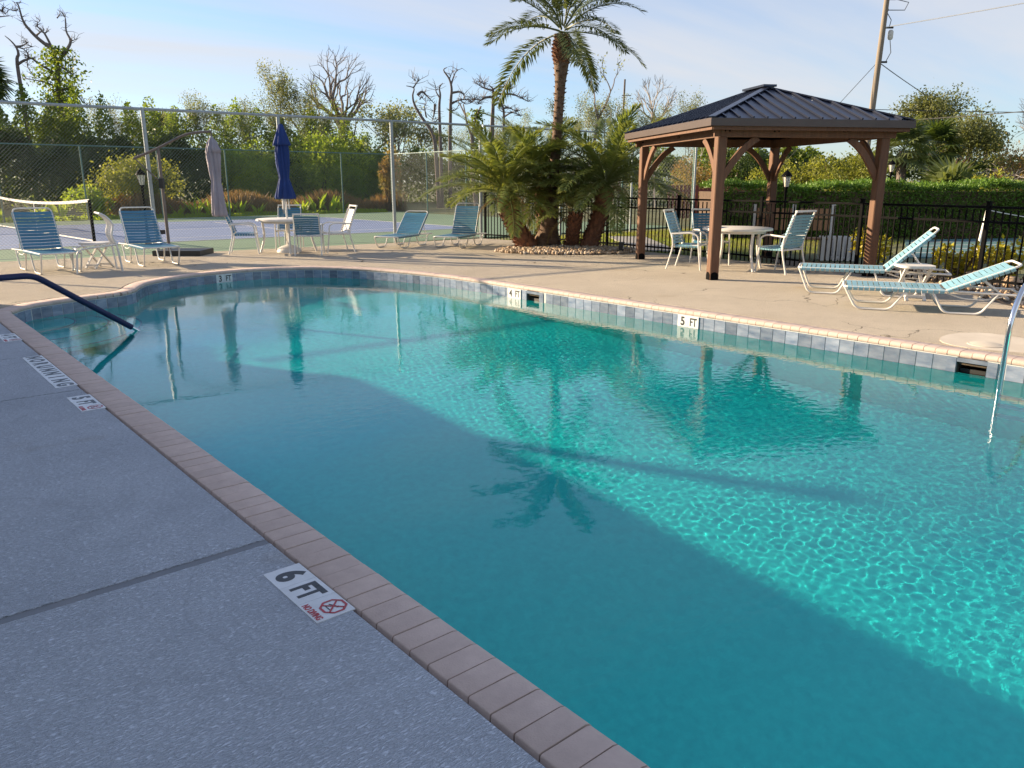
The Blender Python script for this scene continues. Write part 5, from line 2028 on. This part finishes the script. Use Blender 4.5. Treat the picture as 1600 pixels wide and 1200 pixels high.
def catmull3(P, k=4):
    out = []
    for i in range(len(P) - 1):
        p0, p1, p2, p3 = P[max(i - 1, 0)], P[i], P[i + 1], P[min(i + 2, len(P) - 1)]
        for j in range(k):
            t_ = j / k
            out.append(.5 * ((2 * p1) + (p2 - p0) * t_ + (2 * p0 - 5 * p1 + 4 * p2 - p3) * t_ * t_ + (3 * p1 - p0 - 3 * p2 + p3) * t_ ** 3))
    out.append(P[-1])
    return out


def dome_tree(name, label, loc, H, rad, fork, seed, bark, n=210, r0=.28, twig=.02):
    """bare tree whose limbs fan out from one fork and divide evenly into a rounded crown of twigs"""
    rs_ = np.random.RandomState(seed)
    b = MB()
    cen_ = np.array([0, 0, fork + (H - fork) * .42])
    d = rs_.normal(size=(n, 3))
    d[:, 2] = np.abs(d[:, 2]) * .95 - .30
    d /= np.linalg.norm(d, axis=1)[:, None]
    T = cen_ + d * np.array([rad, rad, (H - fork) * .58]) * rs_.uniform(.80, 1.0, (n, 1))

    def split(p, dirn, pts_, r_):
        m_ = len(pts_)
        if m_ <= 1:
            q = Vector(pts_[0])
            mid_ = p.lerp(q, .5) + Vector(rs_.normal(size=3)) * (q - p).length * .07
            b.tube([p, mid_, q], [r_, max(twig * .7, r_ * .7), twig * .45], 3, caps=False)
            return
        c = Vector(pts_.mean(0))
        f = .30 if m_ > 40 else .36
        q = p.lerp(c, f) + Vector(rs_.normal(size=3)) * (c - p).length * .045
        mid_ = p.lerp(q, .5) + dirn * (q - p).length * .12 + Vector(rs_.normal(size=3)) * (q - p).length * .05
        b.tube([p, mid_, q], [r_, r_ * .94, r_ * .88], 6 if r_ > .06 else 4, caps=False)
        dd = (q - mid_).normalized()
        x = pts_ - pts_.mean(0)
        ax = np.linalg.svd(x, full_matrices=False)[2][0]
        k = x @ ax
        cut = np.median(k) + rs_.uniform(-.15, .15) * k.std()
        A_, B_ = pts_[k <= cut], pts_[k > cut]
        for g_ in (A_, B_):
            if len(g_):
                split(q, dd, g_, max(twig, r_ * .9 * (len(g_) / m_) ** .46))
    b.tube([(0, 0, -.1), (.05, 0, fork * .5), (0, .05, fork)], [r0 * 1.2, r0, r0 * .9], 8, caps=False)
    # a few big limbs from the fork
    az = np.arctan2(T[:, 1], T[:, 0])
    top_ = d[:, 2] > .55
    groups = [T[top_]] + [T[(~top_) & (az >= a_) & (az < a_ + 2 * PI / 5)] for a_ in [-PI + k * 2 * PI / 5 for k in range(5)]]
    for g_ in groups:
        if len(g_) > 1:
            split(Vector((0, .03, fork)), Vector((0, 0, 1)), g_, r0 * .62)
    t_ = thing(name, label, 'tree', loc)
    b.build('trunk', bark, t_)
    return t_


# --- undergrowth: one dense mass beyond the court (nobody could count it)
def thicket(name, path, hts, depth, n, lsize, leaf, seed, base_z=-.05):
    rs_ = np.random.RandomState(seed)
    P2 = [Vector(p) for p in path]
    cum_ = path_len(P2)
    tot = cum_[-1]
    s2 = rs_.uniform(0, tot, n)
    xy = np.array([[*path_at(P2, cum_, v)[0]] for v in s2])
    nor = np.array([[*path_at(P2, cum_, v)[1]] for v in s2])
    nor = np.stack([-nor[:, 1], nor[:, 0]], -1)
    h = np.interp(s2 / tot, np.linspace(0, 1, len(hts)), hts)
    lump = np.zeros(n)
    for k in range(7):
        lump += np.sin(s2 * rs_.uniform(.4, 5.5) + rs_.uniform(0, 6.28)) * .5
    h = h * (1 + .13 * lump)
    dz = rs_.uniform(0, 1, n)
    v = rs_.uniform(0, 1, n) ** .6
    # denser skin near the front face and the top
    back = dz * depth
    top = h * (1 - .55 * (dz - .35) ** 2)
    z = np.where(rs_.uniform(size=n) < .38, top * (1 - .12 * np.abs(rs_.normal(size=n))), top * v)
    front = rs_.uniform(size=n) < .35
    back = np.where(front, np.abs(rs_.normal(size=n)) * .35 + .4 * lump * .3 + .3 * (z / np.maximum(top, .1)) ** 2, back)
    P = np.stack([xy[:, 0] + nor[:, 0] * back, xy[:, 1] + nor[:, 1] * back, z + base_z], -1)
    o = link(name, quads_mesh(name, leaf_quads(P, lsize, rs_, .55, .1), leaf))
    tag(o, kind='stuff')
    return o


thicket('undergrowth', [(-14, 42.5), (4, 42.2), (14, 42.0), (26, 41.5)], [4.3, 4.7, 4.3, 3.5, 3.2, 3.1, 3.1], 5.0, 105000, .20, LF['dark'], 31)
thicket('undergrowth', [(2, 46.5), (10, 46.4), (18, 46.0), (27, 45.5)], [5.4, 5.4, 5.0, 5.0, 5.1, 4.7], 3.0, 50000, .16, LF['mid'], 34)
thicket('undergrowth', [(26, 42.5), (31, 34), (34, 26), (36, 20)], [3.2, 2.7, 2.6, 2.8, 3.0, 3.0], 4.0, 48000, .18, LF['mid'], 32)
thicket('undergrowth', [(33, 21), (42, 14), (52, 4), (58, -8)], [2.6, 2.8, 2.6, 2.2, 2.4], 5, 26000, .22, LF['dark'], 33)

# --- reeds and leafy plants at the foot of the far fence
rs = np.random.RandomState(41)
n = 9000
x = rs.uniform(9.5, 25, n)
y = 39.4 + rs.normal(size=n) * .45 + (x - 9) * .02
hh = rs.uniform(.6, 1.25, n) * (.75 + .25 * np.sin(x * 1.3))
lx, ly = rs.normal(size=n) * .14, rs.normal(size=n) * .14
z0 = np.full(n, -.06)
wv = .014
Vq = np.stack([np.stack([x - wv, y, z0], -1), np.stack([x + wv, y, z0], -1), np.stack([x + lx + wv * 1.6, y + ly, hh * .75], -1), np.stack([x + lx * 1.5, y + ly * 1.5, hh], -1)], 1)
tag(link('dry_reeds', quads_mesh('dry_reeds', Vq, LF['reed'])), kind='stuff')
# lawn beyond the picket fence
n = 16000
x, y = rs.uniform(13.9, 24, n), rs.uniform(9.2, 17, n)
hh = rs.uniform(.03, .085, n)
lx, ly = rs.normal(size=n) * .03, rs.normal(size=n) * .03
z0 = np.full(n, -.06)
Vq = np.stack([np.stack([x - .008, y, z0], -1), np.stack([x + .008, y, z0], -1), np.stack([x + lx + .006, y + ly, z0 + hh * .7], -1), np.stack([x + lx * 1.6, y + ly * 1.6, z0 + hh], -1)], 1)
on_path = inside(pth, x, y)
tag(link('grass', quads_mesh('grass', Vq[~on_path], LF['grass'])), kind='stuff')
n = 5000
x, y = rs.uniform(-6, 23, n), 37.3 + rs.uniform(0, 1.6, n)
hh = rs.uniform(.05, .22, n)
z0 = np.full(n, -.06)
Vq = np.stack([np.stack([x - .02, y, z0], -1), np.stack([x + .02, y, z0], -1), np.stack([x + .03, y, z0 + hh * .7], -1), np.stack([x + rs.normal(size=n) * .05, y, z0 + hh], -1)], 1)
tag(link('grass', quads_mesh('grass', Vq, LF['canna'])), kind='stuff')


def canna(loc, s2, seed):
    rs_ = np.random.RandomState(seed)
    t_ = thing('leafy_plant', 'bright green leafy plant at the foot of the far court fence', 'plant', loc, 0, 'leafy plants along the far court fence')
    b = MB()
    for k in range(16):
        a = rs_.uniform(0, 6.28)
        l_ = rs_.uniform(.5, 1.0) * s2
        d = Vector((math.cos(a) * .45, math.sin(a) * .45, 1)).normalized()
        p = Vector((math.cos(a) * .12, math.sin(a) * .12, .0))
        wv_ = Vector((-math.sin(a), math.cos(a), 0)) * .075 * s2
        m_ = p + d * l_ * .6
        tip = p + d * l_ + Vector((math.cos(a) * .12, math.sin(a) * .12, -.05))
        b.add([p, m_ + wv_, tip, m_ - wv_], [(0, 1, 2, 3)])
    b.build('leaves', LF['canna'], t_, smooth=False)


for i, (x, y, s2) in enumerate(((2.6, 37.9, .9), (3.6, 38.2, .8), (5.0, 38.0, 1.0), (6.5, 38.0, .9), (7.4, 38.3, 1.1), (8.6, 38.1, .95), (13.0, 38.3, 1.0), (13.7, 38.1, 1.2), (14.6, 38.3, 1.0),
                               (16.0, 38.2, .8), (18.4, 38.2, 1.0), (19.2, 38.3, 1.25), (19.9, 38.2, 1.15), (20.6, 38.3, .9), (12.2, 38.3, .8), (15.2, 38.4, .9))):
    canna((x, y, -.06), s2, 100 + i)

# --- distinct trees and shrubs beyond the court, left to right
limb_tree('dead_pine', 'bare tall dead pine at the top left corner', (9.65, 65.1, -.05), PINE, 12)
limb_tree('dead_pine', 'short forked dead tree between the left pine and palm', (10.45, 60.8, -.05), FORK, 77)
fan_palm('dark cabbage palm at the left picture edge above the fence', (6.6, 49.0, -.05), 6.9, 51, 60, 1.35, LF['dark'])
sg = limb_tree('vine_covered_snag', 'dead snag wrapped in green vines with bare branch tips', (13.1, 63.6, -.05), SNAG, 16)
rs = np.random.RandomState(3)
n = 4200
zz_ = rs.uniform(1.5, 10.4, n)
rr_ = (.42 + .85 * np.exp(-((zz_ - 8.6) / 1.7) ** 2) + .45 * np.exp(-((zz_ - 4.6) / 1.8) ** 2)) * np.abs(rs.normal(size=n)) ** .6
aa_ = rs.uniform(0, 2 * PI, n)
P = np.stack([rr_ * np.cos(aa_) + .10 + .07 * np.maximum(0, zz_ - 7), rr_ * np.sin(aa_), zz_], -1)
link('vines', quads_mesh('vines', leaf_quads(P, .24, rs, .6, .6), LF['vine']), sg)
dome_tree('round_bare_tree', 'large bare tree with rounded twiggy crown above the bushes', (30.3, 55.6, -.05), 11.5, 2.9, 5.4, 5, MT['bark_grey'], 230, .27)
make_tree('flat_top_tree', 'small dark flat topped tree left of the bare round tree', 'tree', (26.6, 53.3, -.05), 8.7, 8, MT['bark_brown'], .5, .16, 4, .75, .0, (2, 3), .12, .7, LF['mid'], .11, 9, .4)
limb_tree('dead_tree', 'twisting dead tree with hooked bare limbs left of the palms', (28.7, 41.0, -.05), DEADA, 23)
limb_tree('dead_tree', 'straight thin dead stem just right of the hooked dead tree', (29.5, 41.6, -.05), DEADA2, 28)
limb_tree('dead_tree', 'tall crooked dead tree with branches reaching right', (30.5, 42.0, -.05), DEADA3, 29)
limb_tree('dead_tree', 'dark dead tree with a broad flat spreading top', (32.7, 40.4, -.05), DEADB, 34, 2)
vs = make_tree('vine_covered_stump', 'short vine wrapped stump left of the flat topped dead tree', 'tree', (29.5, 38.0, -.05), 6.0, 44, MT['bark_grey'], .7, .14, 2, .4, .04, (2, 2), .15, .6, twig=.03)
n = 900
zz_ = rs.uniform(1.5, 5.7, n)
aa_ = rs.uniform(0, 2 * PI, n)
rr_ = .32 * np.abs(rs.normal(size=n)) ** .6
link('vines', quads_mesh('vines', leaf_quads(np.stack([rr_ * np.cos(aa_), rr_ * np.sin(aa_), zz_], -1), .2, rs, .6, .6), LF['vine']), vs)
make_tree('thin_dead_tree', 'thin bare tree just right of the tall palm trunk', 'tree', (35.8, 35.2, -.05), 8.7, 49, MT['bark_grey'], .6, .10, 4, .6, .05, (2, 2), .16, .66, LF['greyish'], .16, 2, .3, twig=.022)
dome_tree('round_bare_tree', 'pale bare tree with rounded top left of the gazebo roof', (58.4, 48.7, -.05), 11.2, 2.2, 6.6, 9, MT['bark_pale'], 190, .16)
make_tree('forked_dead_tree', 'small forked dead snag right of the large bare tree', 'tree', (27.5, 46.5, -.05), 6.3, 61, MT['bark_grey'], .45, .13, 3, .5, .05, (2, 2), .2, .68, twig=.03)
bush('leafy_tree', 'rounded bright green tree right of the blue umbrella', 'tree', (20.4, 40.4, -.05), (3.2, 2.4, 4.6), 71, LF['bright'], 12000, .17, 16)
bush('leafy_tree', 'sunlit yellow green tree behind the blue umbrella', 'tree', (17.4, 41.2, -.05), (2.6, 2.0, 4.0), 72, LF['bright'], 9000, .17, 14)
bush('leafy_tree', 'dark green rounded tree left of the tall fence post', 'tree', (23.6, 41.0, -.05), (2.3, 2.0, 4.2), 73, LF['mid'], 9000, .17, 14)
bush('shrub', 'broad yellow green shrub behind the lantern and umbrella mast', 'shrub', (10.9, 39.3, -.05), (2.3, 1.5, 3.0), 74, LF['yellow'], 8000, .14, 15)
bush('shrub', 'low yellow green shrub beside the tennis net end post', 'shrub', (8.7, 38.9, -.05), (1.1, .9, 1.5), 75, LF['bright'], 1500, .17, 8)
bush('leafy_tree', 'leafy green tree at the left edge behind the fence', 'tree', (9.3, 49.0, -.05), (2.0, 1.8, 5.9), 76, LF['mid'], 8000, .18, 14)
bush('leafy_tree', 'sunlit vine mound under the vine covered snag', 'tree', (12.4, 45.5, -.05), (2.8, 2.0, 4.4), 78, LF['vine'], 8500, .17, 14)
fan_palm('dark cabbage palm standing behind the cantilever umbrella arm', (16.1, 51.8, -.05), 4.9, 52, 50, 1.05, LF['fan'])
bush('vine_column', 'tan and green vine column hanging by the tall fence post', 'shrub', (23.9, 38.9, -.05), (.75, .7, 3.9), 79, LF['rust'], 1900, .18, 9)
make_tree('leafy_tree', 'sparse leafy tree right of the tall fence post', 'tree', (27.2, 43.0, -.05), 6.4, 82, MT['bark_grey'], .32, .13, 5, .5, .04, (2, 3), .12, .72, LF['olive'], .17, 6, .4)
make_tree('leafy_tree', 'small sparse tree rising above the two low blue loungers', 'tree', (25.8, 42.6, -.05), 5.9, 83, MT['bark_grey'], .3, .11, 5, .55, .04, (2, 3), .12, .72, LF['greyish'], .16, 5, .4)
# thin saplings rising out of the undergrowth; nothing in the photograph tells them apart
proto = [make_tree('sapling', 'thin pale sapling with sparse leaves rising above the undergrowth', 'tree', (15 + k, 47, -.05), 6.1, 200 + k, MT['bark_pale'], .34, .055, 4, .30, .13, (2, 3), .12, .74,
                   LF['greyish'] if k % 2 else LF['olive'], .085, 13 + 4 * k, .26, 'thin saplings above the undergrowth', twig=.016) for k in range(4)]
rs = np.random.RandomState(91)
spots = [(13.6, 50), (15.2, 49), (16.6, 47), (18.6, 48), (19.6, 47), (20.2, 50), (21.4, 47), (22.3, 49), (22.9, 47.5), (23.5, 46.5), (24.2, 49), (24.9, 47.5), (33.8, 47.0), (28.4, 47),
         (34.2, 41.0), (31.5, 43.5), (33.9, 42.5), (34.4, 38.5), (35.2, 41.0), (36.4, 37), (37.2, 34), (38.2, 36), (38.8, 32), (39.8, 33), (41.0, 31.5), (43.0, 32), (45.5, 33), (38.9, 38.6), (12.6, 47), (17.6, 46.5)]
hts = [1.0, .9, 1.05, .95, 1.12, 1.0, 1.38, 1.05, 1.2, .95, .85, 1.0, .85, .8, .8, .85, .9, .95, .9, 1.15, 1.1, 1.05, .95, 1.0, 1.1, .9, .95, 1.0, .85, .9]
for i, (x, y) in enumerate(spots):
    o = proto[i] if i < 4 else copy_tree(proto[i % 4])
    o.location = (x, y, -.05)
    s2 = hts[i]
    o.scale = (s2 * .95, s2 * .95, s2)
    o.rotation_euler = (rs.uniform(-.06, .06), rs.uniform(-.06, .06), rs.uniform(0, 6.28))

# the wood stands well back from the far fence: scale it outward about the court so the sun reaches the reeds
FAR = 1.28
for o in list(COL.objects):
    if o.parent is None and o.get('category') in ('tree', 'palm tree', 'shrub') and o.location.y > 38 and o.location.y < 57 and o.location.length > 40.5 and not o.name.startswith(('dead_tree', 'vine_co', 'dead_pine', 'shrub')):
        o.location = (o.location.x * FAR, o.location.y * FAR, -.47)
        o.scale = tuple(v * FAR for v in o.scale)
    elif o.name.startswith('undergrowth'):
        o.scale = (FAR, FAR, FAR)
        o.location.z = -.42

# --- behind and right of the gazebo
bush('shrub', 'large sunlit yellow green shrub seen through the gazebo, left half', 'shrub', (27.4, 16.4, -.05), (1.7, 1.5, 2.75), 84, LF['yellow'], 9000, .10, 15)
bush('shrub', 'large sunlit yellow green shrub seen through gazebo, right half', 'shrub', (28.6, 14.6, -.05), (1.9, 1.6, 2.95), 85, LF['yellow'], 11000, .10, 16)
bush('shrub', 'rusty brown shrub above the dark red picket fence', 'shrub', (27.9, 20.9, -.05), (1.4, 1.3, 2.9), 86, LF['rust'], 6000, .10, 12)
bush('leafy_tree', 'dark evergreen tree behind the gazebo between its posts', 'tree', (30.7, 21.1, -.05), (1.9, 1.7, 3.7), 87, LF['dark'], 7000, .13, 13)
bush('shrub', 'small rusty shrub at the foot of right gazebo post', 'shrub', (29.5, 13.3, -.05), (.9, .8, 1.7), 88, LF['rust'], 1500, .13, 8)
fan_palm('cabbage palm just right of the gazebo roof corner', (34.2, 15.2, -.05), 3.3, 53, 46, 1.05)
fan_palm('darker cabbage palm beside and behind the gazebo corner palm', (36.6, 15.0, -.05), 3.4, 54, 46, 1.05, LF['dark'])
fan_palm('low spreading palmetto above the clipped hedge', (31.8, 12.3, .2), 2.2, 55, 40, 1.5, LF['fan'], 'saw_palmetto', False)
bush('shrub', 'small olive shrub below the distant lantern post', 'shrub', (27.6, 11.9, -.05), (.8, .7, 1.75), 89, LF['olive'], 1300, .12, 8)
make_tree('leafy_tree', 'olive leafed tree behind the palms right of the gazebo', 'tree', (52.2, 21.2, -.05), 6.6, 92, MT['bark_brown'], .34, .2, 5, .5, .02, (2, 3), .1, .74, LF['olive'], .15, 34, .55)
make_tree('leafy_tree', 'dark olive tree left of the distant right pole', 'tree', (47.2, 17.6, -.05), 5.1, 93, MT['bark_brown'], .26, .18, 5, .55, .02, (2, 3), .1, .74, LF['olive'], .15, 34, .55)
dome_tree('bare_tree', 'bare twiggy tree at the right picture edge', (45.6, 13.0, -.05), 7.7, 2.0, 2.4, 94, MT['bark_pale'], 210, .10, .015)
bush('shrub', 'dark red shrub low at the right picture edge', 'shrub', (37.6, 12.5, -.05), (.75, .7, 2.2), 95, LF['red'], 800, .14, 6)
bush('shrub', 'pinkish tan twiggy shrub at the right picture edge', 'shrub', (36.0, 10.9, -.05), (1.7, 1.5, 3.3), 96, LF['rust'], 7500, .09, 13)
make_tree('bare_shrub', 'tangle of pale bare branches above the hedge end', 'shrub', (33.6, 11.2, -.05), 2.5, 97, MT['bark_pale'], .12, .06, 4, .9, -.02, (3, 4), .18, .8, twig=.016)
bush('shrub', 'yellow green shrub poking above the clipped hedge', 'shrub', (27.9, 9.6, -.05), (1.0, .9, 1.95), 98, LF['yellow'], 1700, .11, 8)
make_tree('leafy_tree', 'slim green tree tip showing above the gazebo ridge', 'tree', (49.0, 32.0, -.05), 7.2, 103, MT['bark_pale'], .6, .08, 3, .3, .1, (2, 3), .1, .66, LF['mid'], .26, 12, .4)

# clipped hedge: dark front, sunlit shaggy top
hg = thing('hedge', 'long clipped green hedge behind the black picket fence', 'hedge', (0, 0, 0))
HA, HB = Vector((19.0, 13.6)), Vector((29.3, 4.6))
hd_ = (HB - HA).normalized()
hn = Vector((-hd_.y, hd_.x))
core = MB()
core.bar((*(HA + hn * .95), .60), (*(HB + hn * .95), .60), 1.75, 1.28)
core.build('branches', MT['bark_brown'], hg, smooth=False)
rs = np.random.RandomState(66)
HL = (HB - HA).length
n = 60000
sx_ = rs.uniform(0, HL, n)
face = rs.uniform(size=n)
dep = np.where(face < .45, rs.uniform(0, .10, n) + .02 * np.sin(sx_ * 2), rs.uniform(0, 1.9, n))
hz = np.where(face < .45, rs.uniform(-.02, 1.36, n), 1.36 + .06 * np.sin(sx_ * 1.7) + .05 * np.sin(sx_ * 4.1) + np.abs(rs.normal(size=n)) * .055)
P = np.stack([HA.x + hd_.x * sx_ + hn.x * dep, HA.y + hd_.y * sx_ + hn.y * dep, hz], -1)
ow = np.where((face < .45)[:, None], np.array([[-hn.x, -hn.y, .35]]), np.array([[0, 0, 1.1]]))
link('foliage', quads_mesh('foliage', leaf_quads(P, .085, rs, .42, 0, ow * .6), LF['hedge']), hg)

for i, (x, y, sx2, sz2, lab) in enumerate(((13.85, 6.5, .42, .78, 'yellow leafed croton shrub between gazebo post and lounger back'), (13.55, 4.9, .40, .62, 'yellow croton shrub behind the fence beside the side table'),
                                          (14.05, 4.35, .50, .80, 'larger yellow croton shrub behind the nearest lounger back'))):
    bush('croton_shrub', lab, 'shrub', (x, y, -.03), (sx2, sx2, sz2), 120 + i, LF['croton'], 750, .085, 7, aspect=.6)


# ------------------------------------------------------------------ utility poles and wires
def cable(b, p, q, sag, r, n=14):
    P, Q = Vector(p), Vector(q)
    b.tube([P.lerp(Q, k / n) - Vector((0, 0, 4 * sag * (k / n) * (1 - k / n))) for k in range(n + 1)], r, 4, caps=False)


up_ = thing('utility_pole', 'leaning wooden utility pole rising behind the gazebo roof', 'utility pole', (0, 0, 0))
pb_, pt_ = Vector((41.06, 20.23, -.1)), Vector((41.30, 20.03, 11.6))
MB().tube([pb_, pb_.lerp(pt_, .5), pt_], [.17, .15, .12], 12).build('pole', MT['pole_wood'], up_)


def on(z):
    return pb_.lerp(pt_, (z + .1) / 11.7)


rt3 = Vector((.762, -.647, 0))
ins = MB()
for z, l_ in ((10.25, .42), (9.75, .12), (8.95, .5), (7.35, .42)):
    ins.tube([on(z), on(z) + rt3 * l_], .05 if l_ > .2 else .09, 8)
ins.build('insulator', MT['dark_plastic'], up_)
MB().lathe([(.10, 0), (.13, .08), (.13, .36), (.08, .44)], 12, tuple(on(8.4) + rt3 * .42)).build('cutout', MT['white_resin'], up_)
for jp in (([on(10.25) + rt3 * .42, on(10.1) + rt3 * 1.1, on(9.75) + rt3 * .95, on(9.75) + rt3 * .1], .022), ([on(9.7) + rt3 * .05, on(9.3) + rt3 * .35, on(8.95) + rt3 * .3], .02), ([on(8.4) + rt3 * .42, on(7.8) + rt3 * .55, on(7.35) + rt3 * .35], .02)):
    MB().tube(jp[0], jp[1], 5).build('jumper', MT['wire'], up_)
gw = MB()
cable(gw, on(7.4), (37.6, 25.0, .1), 0, .014)
gw.build('guy_wire', MT['wire'], up_)
for nm, z, q, sag, mt, r, lab in (('power_line', 10.25, (47, -9, 13.3), .25, 'bright_wire', .030, 'topmost shiny power line leaving the leaning pole rightwards'),
                                  ('power_line', 8.95, (47, -9, 11.6), .25, 'bright_wire', .028, 'second shiny power line right of the leaning pole'),
                                  ('power_line', 7.35, (75.8, 26.6, 6.0), .35, 'wire', .022, 'dark wire falling from pole towards the distant pole'),
                                  ('power_line', 5.1, (62, -6, 5.0), .35, 'wire', .020, 'lower dark wire running right behind the olive tree'),
                                  ('power_line', 4.45, (40, -10, 5.6), .25, 'wire', .026, 'thick cable running right just above the gazebo corner')):
    b = MB()
    cable(b, on(z), q, sag, r)
    tag(b.build(nm, MT[mt]), lab, 'power line')
p2 = thing('utility_pole', 'distant thin utility pole near the right picture edge', 'utility pole', (76.3, 26.9, -.1))
MB().tube([(0, 0, 0), (0, 0, 6.5)], [.16, .12], 10).build('pole', MT['pole_wood'], p2)
MB().bar((-.4, .4, 6.2), (.4, -.4, 6.2), .08, .1).build('crossarm', MT['pole_wood'], p2)
p3 = thing('utility_pole', 'thin grey pole standing left of the gazebo roof', 'utility pole', (41.2, 37.2, -.1))
MB().tube([(0, 0, 0), (.1, -.1, 8.2)], [.11, .06], 10).build('pole', MT['bark_grey'], p3)
MB().bar((0, 0, 7.2), (.45, -.38, 7.2), .05, .05).build('arm', MT['bark_grey'], p3)
MB().bar((0, 0, 5.6), (.45, -.38, 5.6), .05, .05).build('arm', MT['bark_grey'], p3)
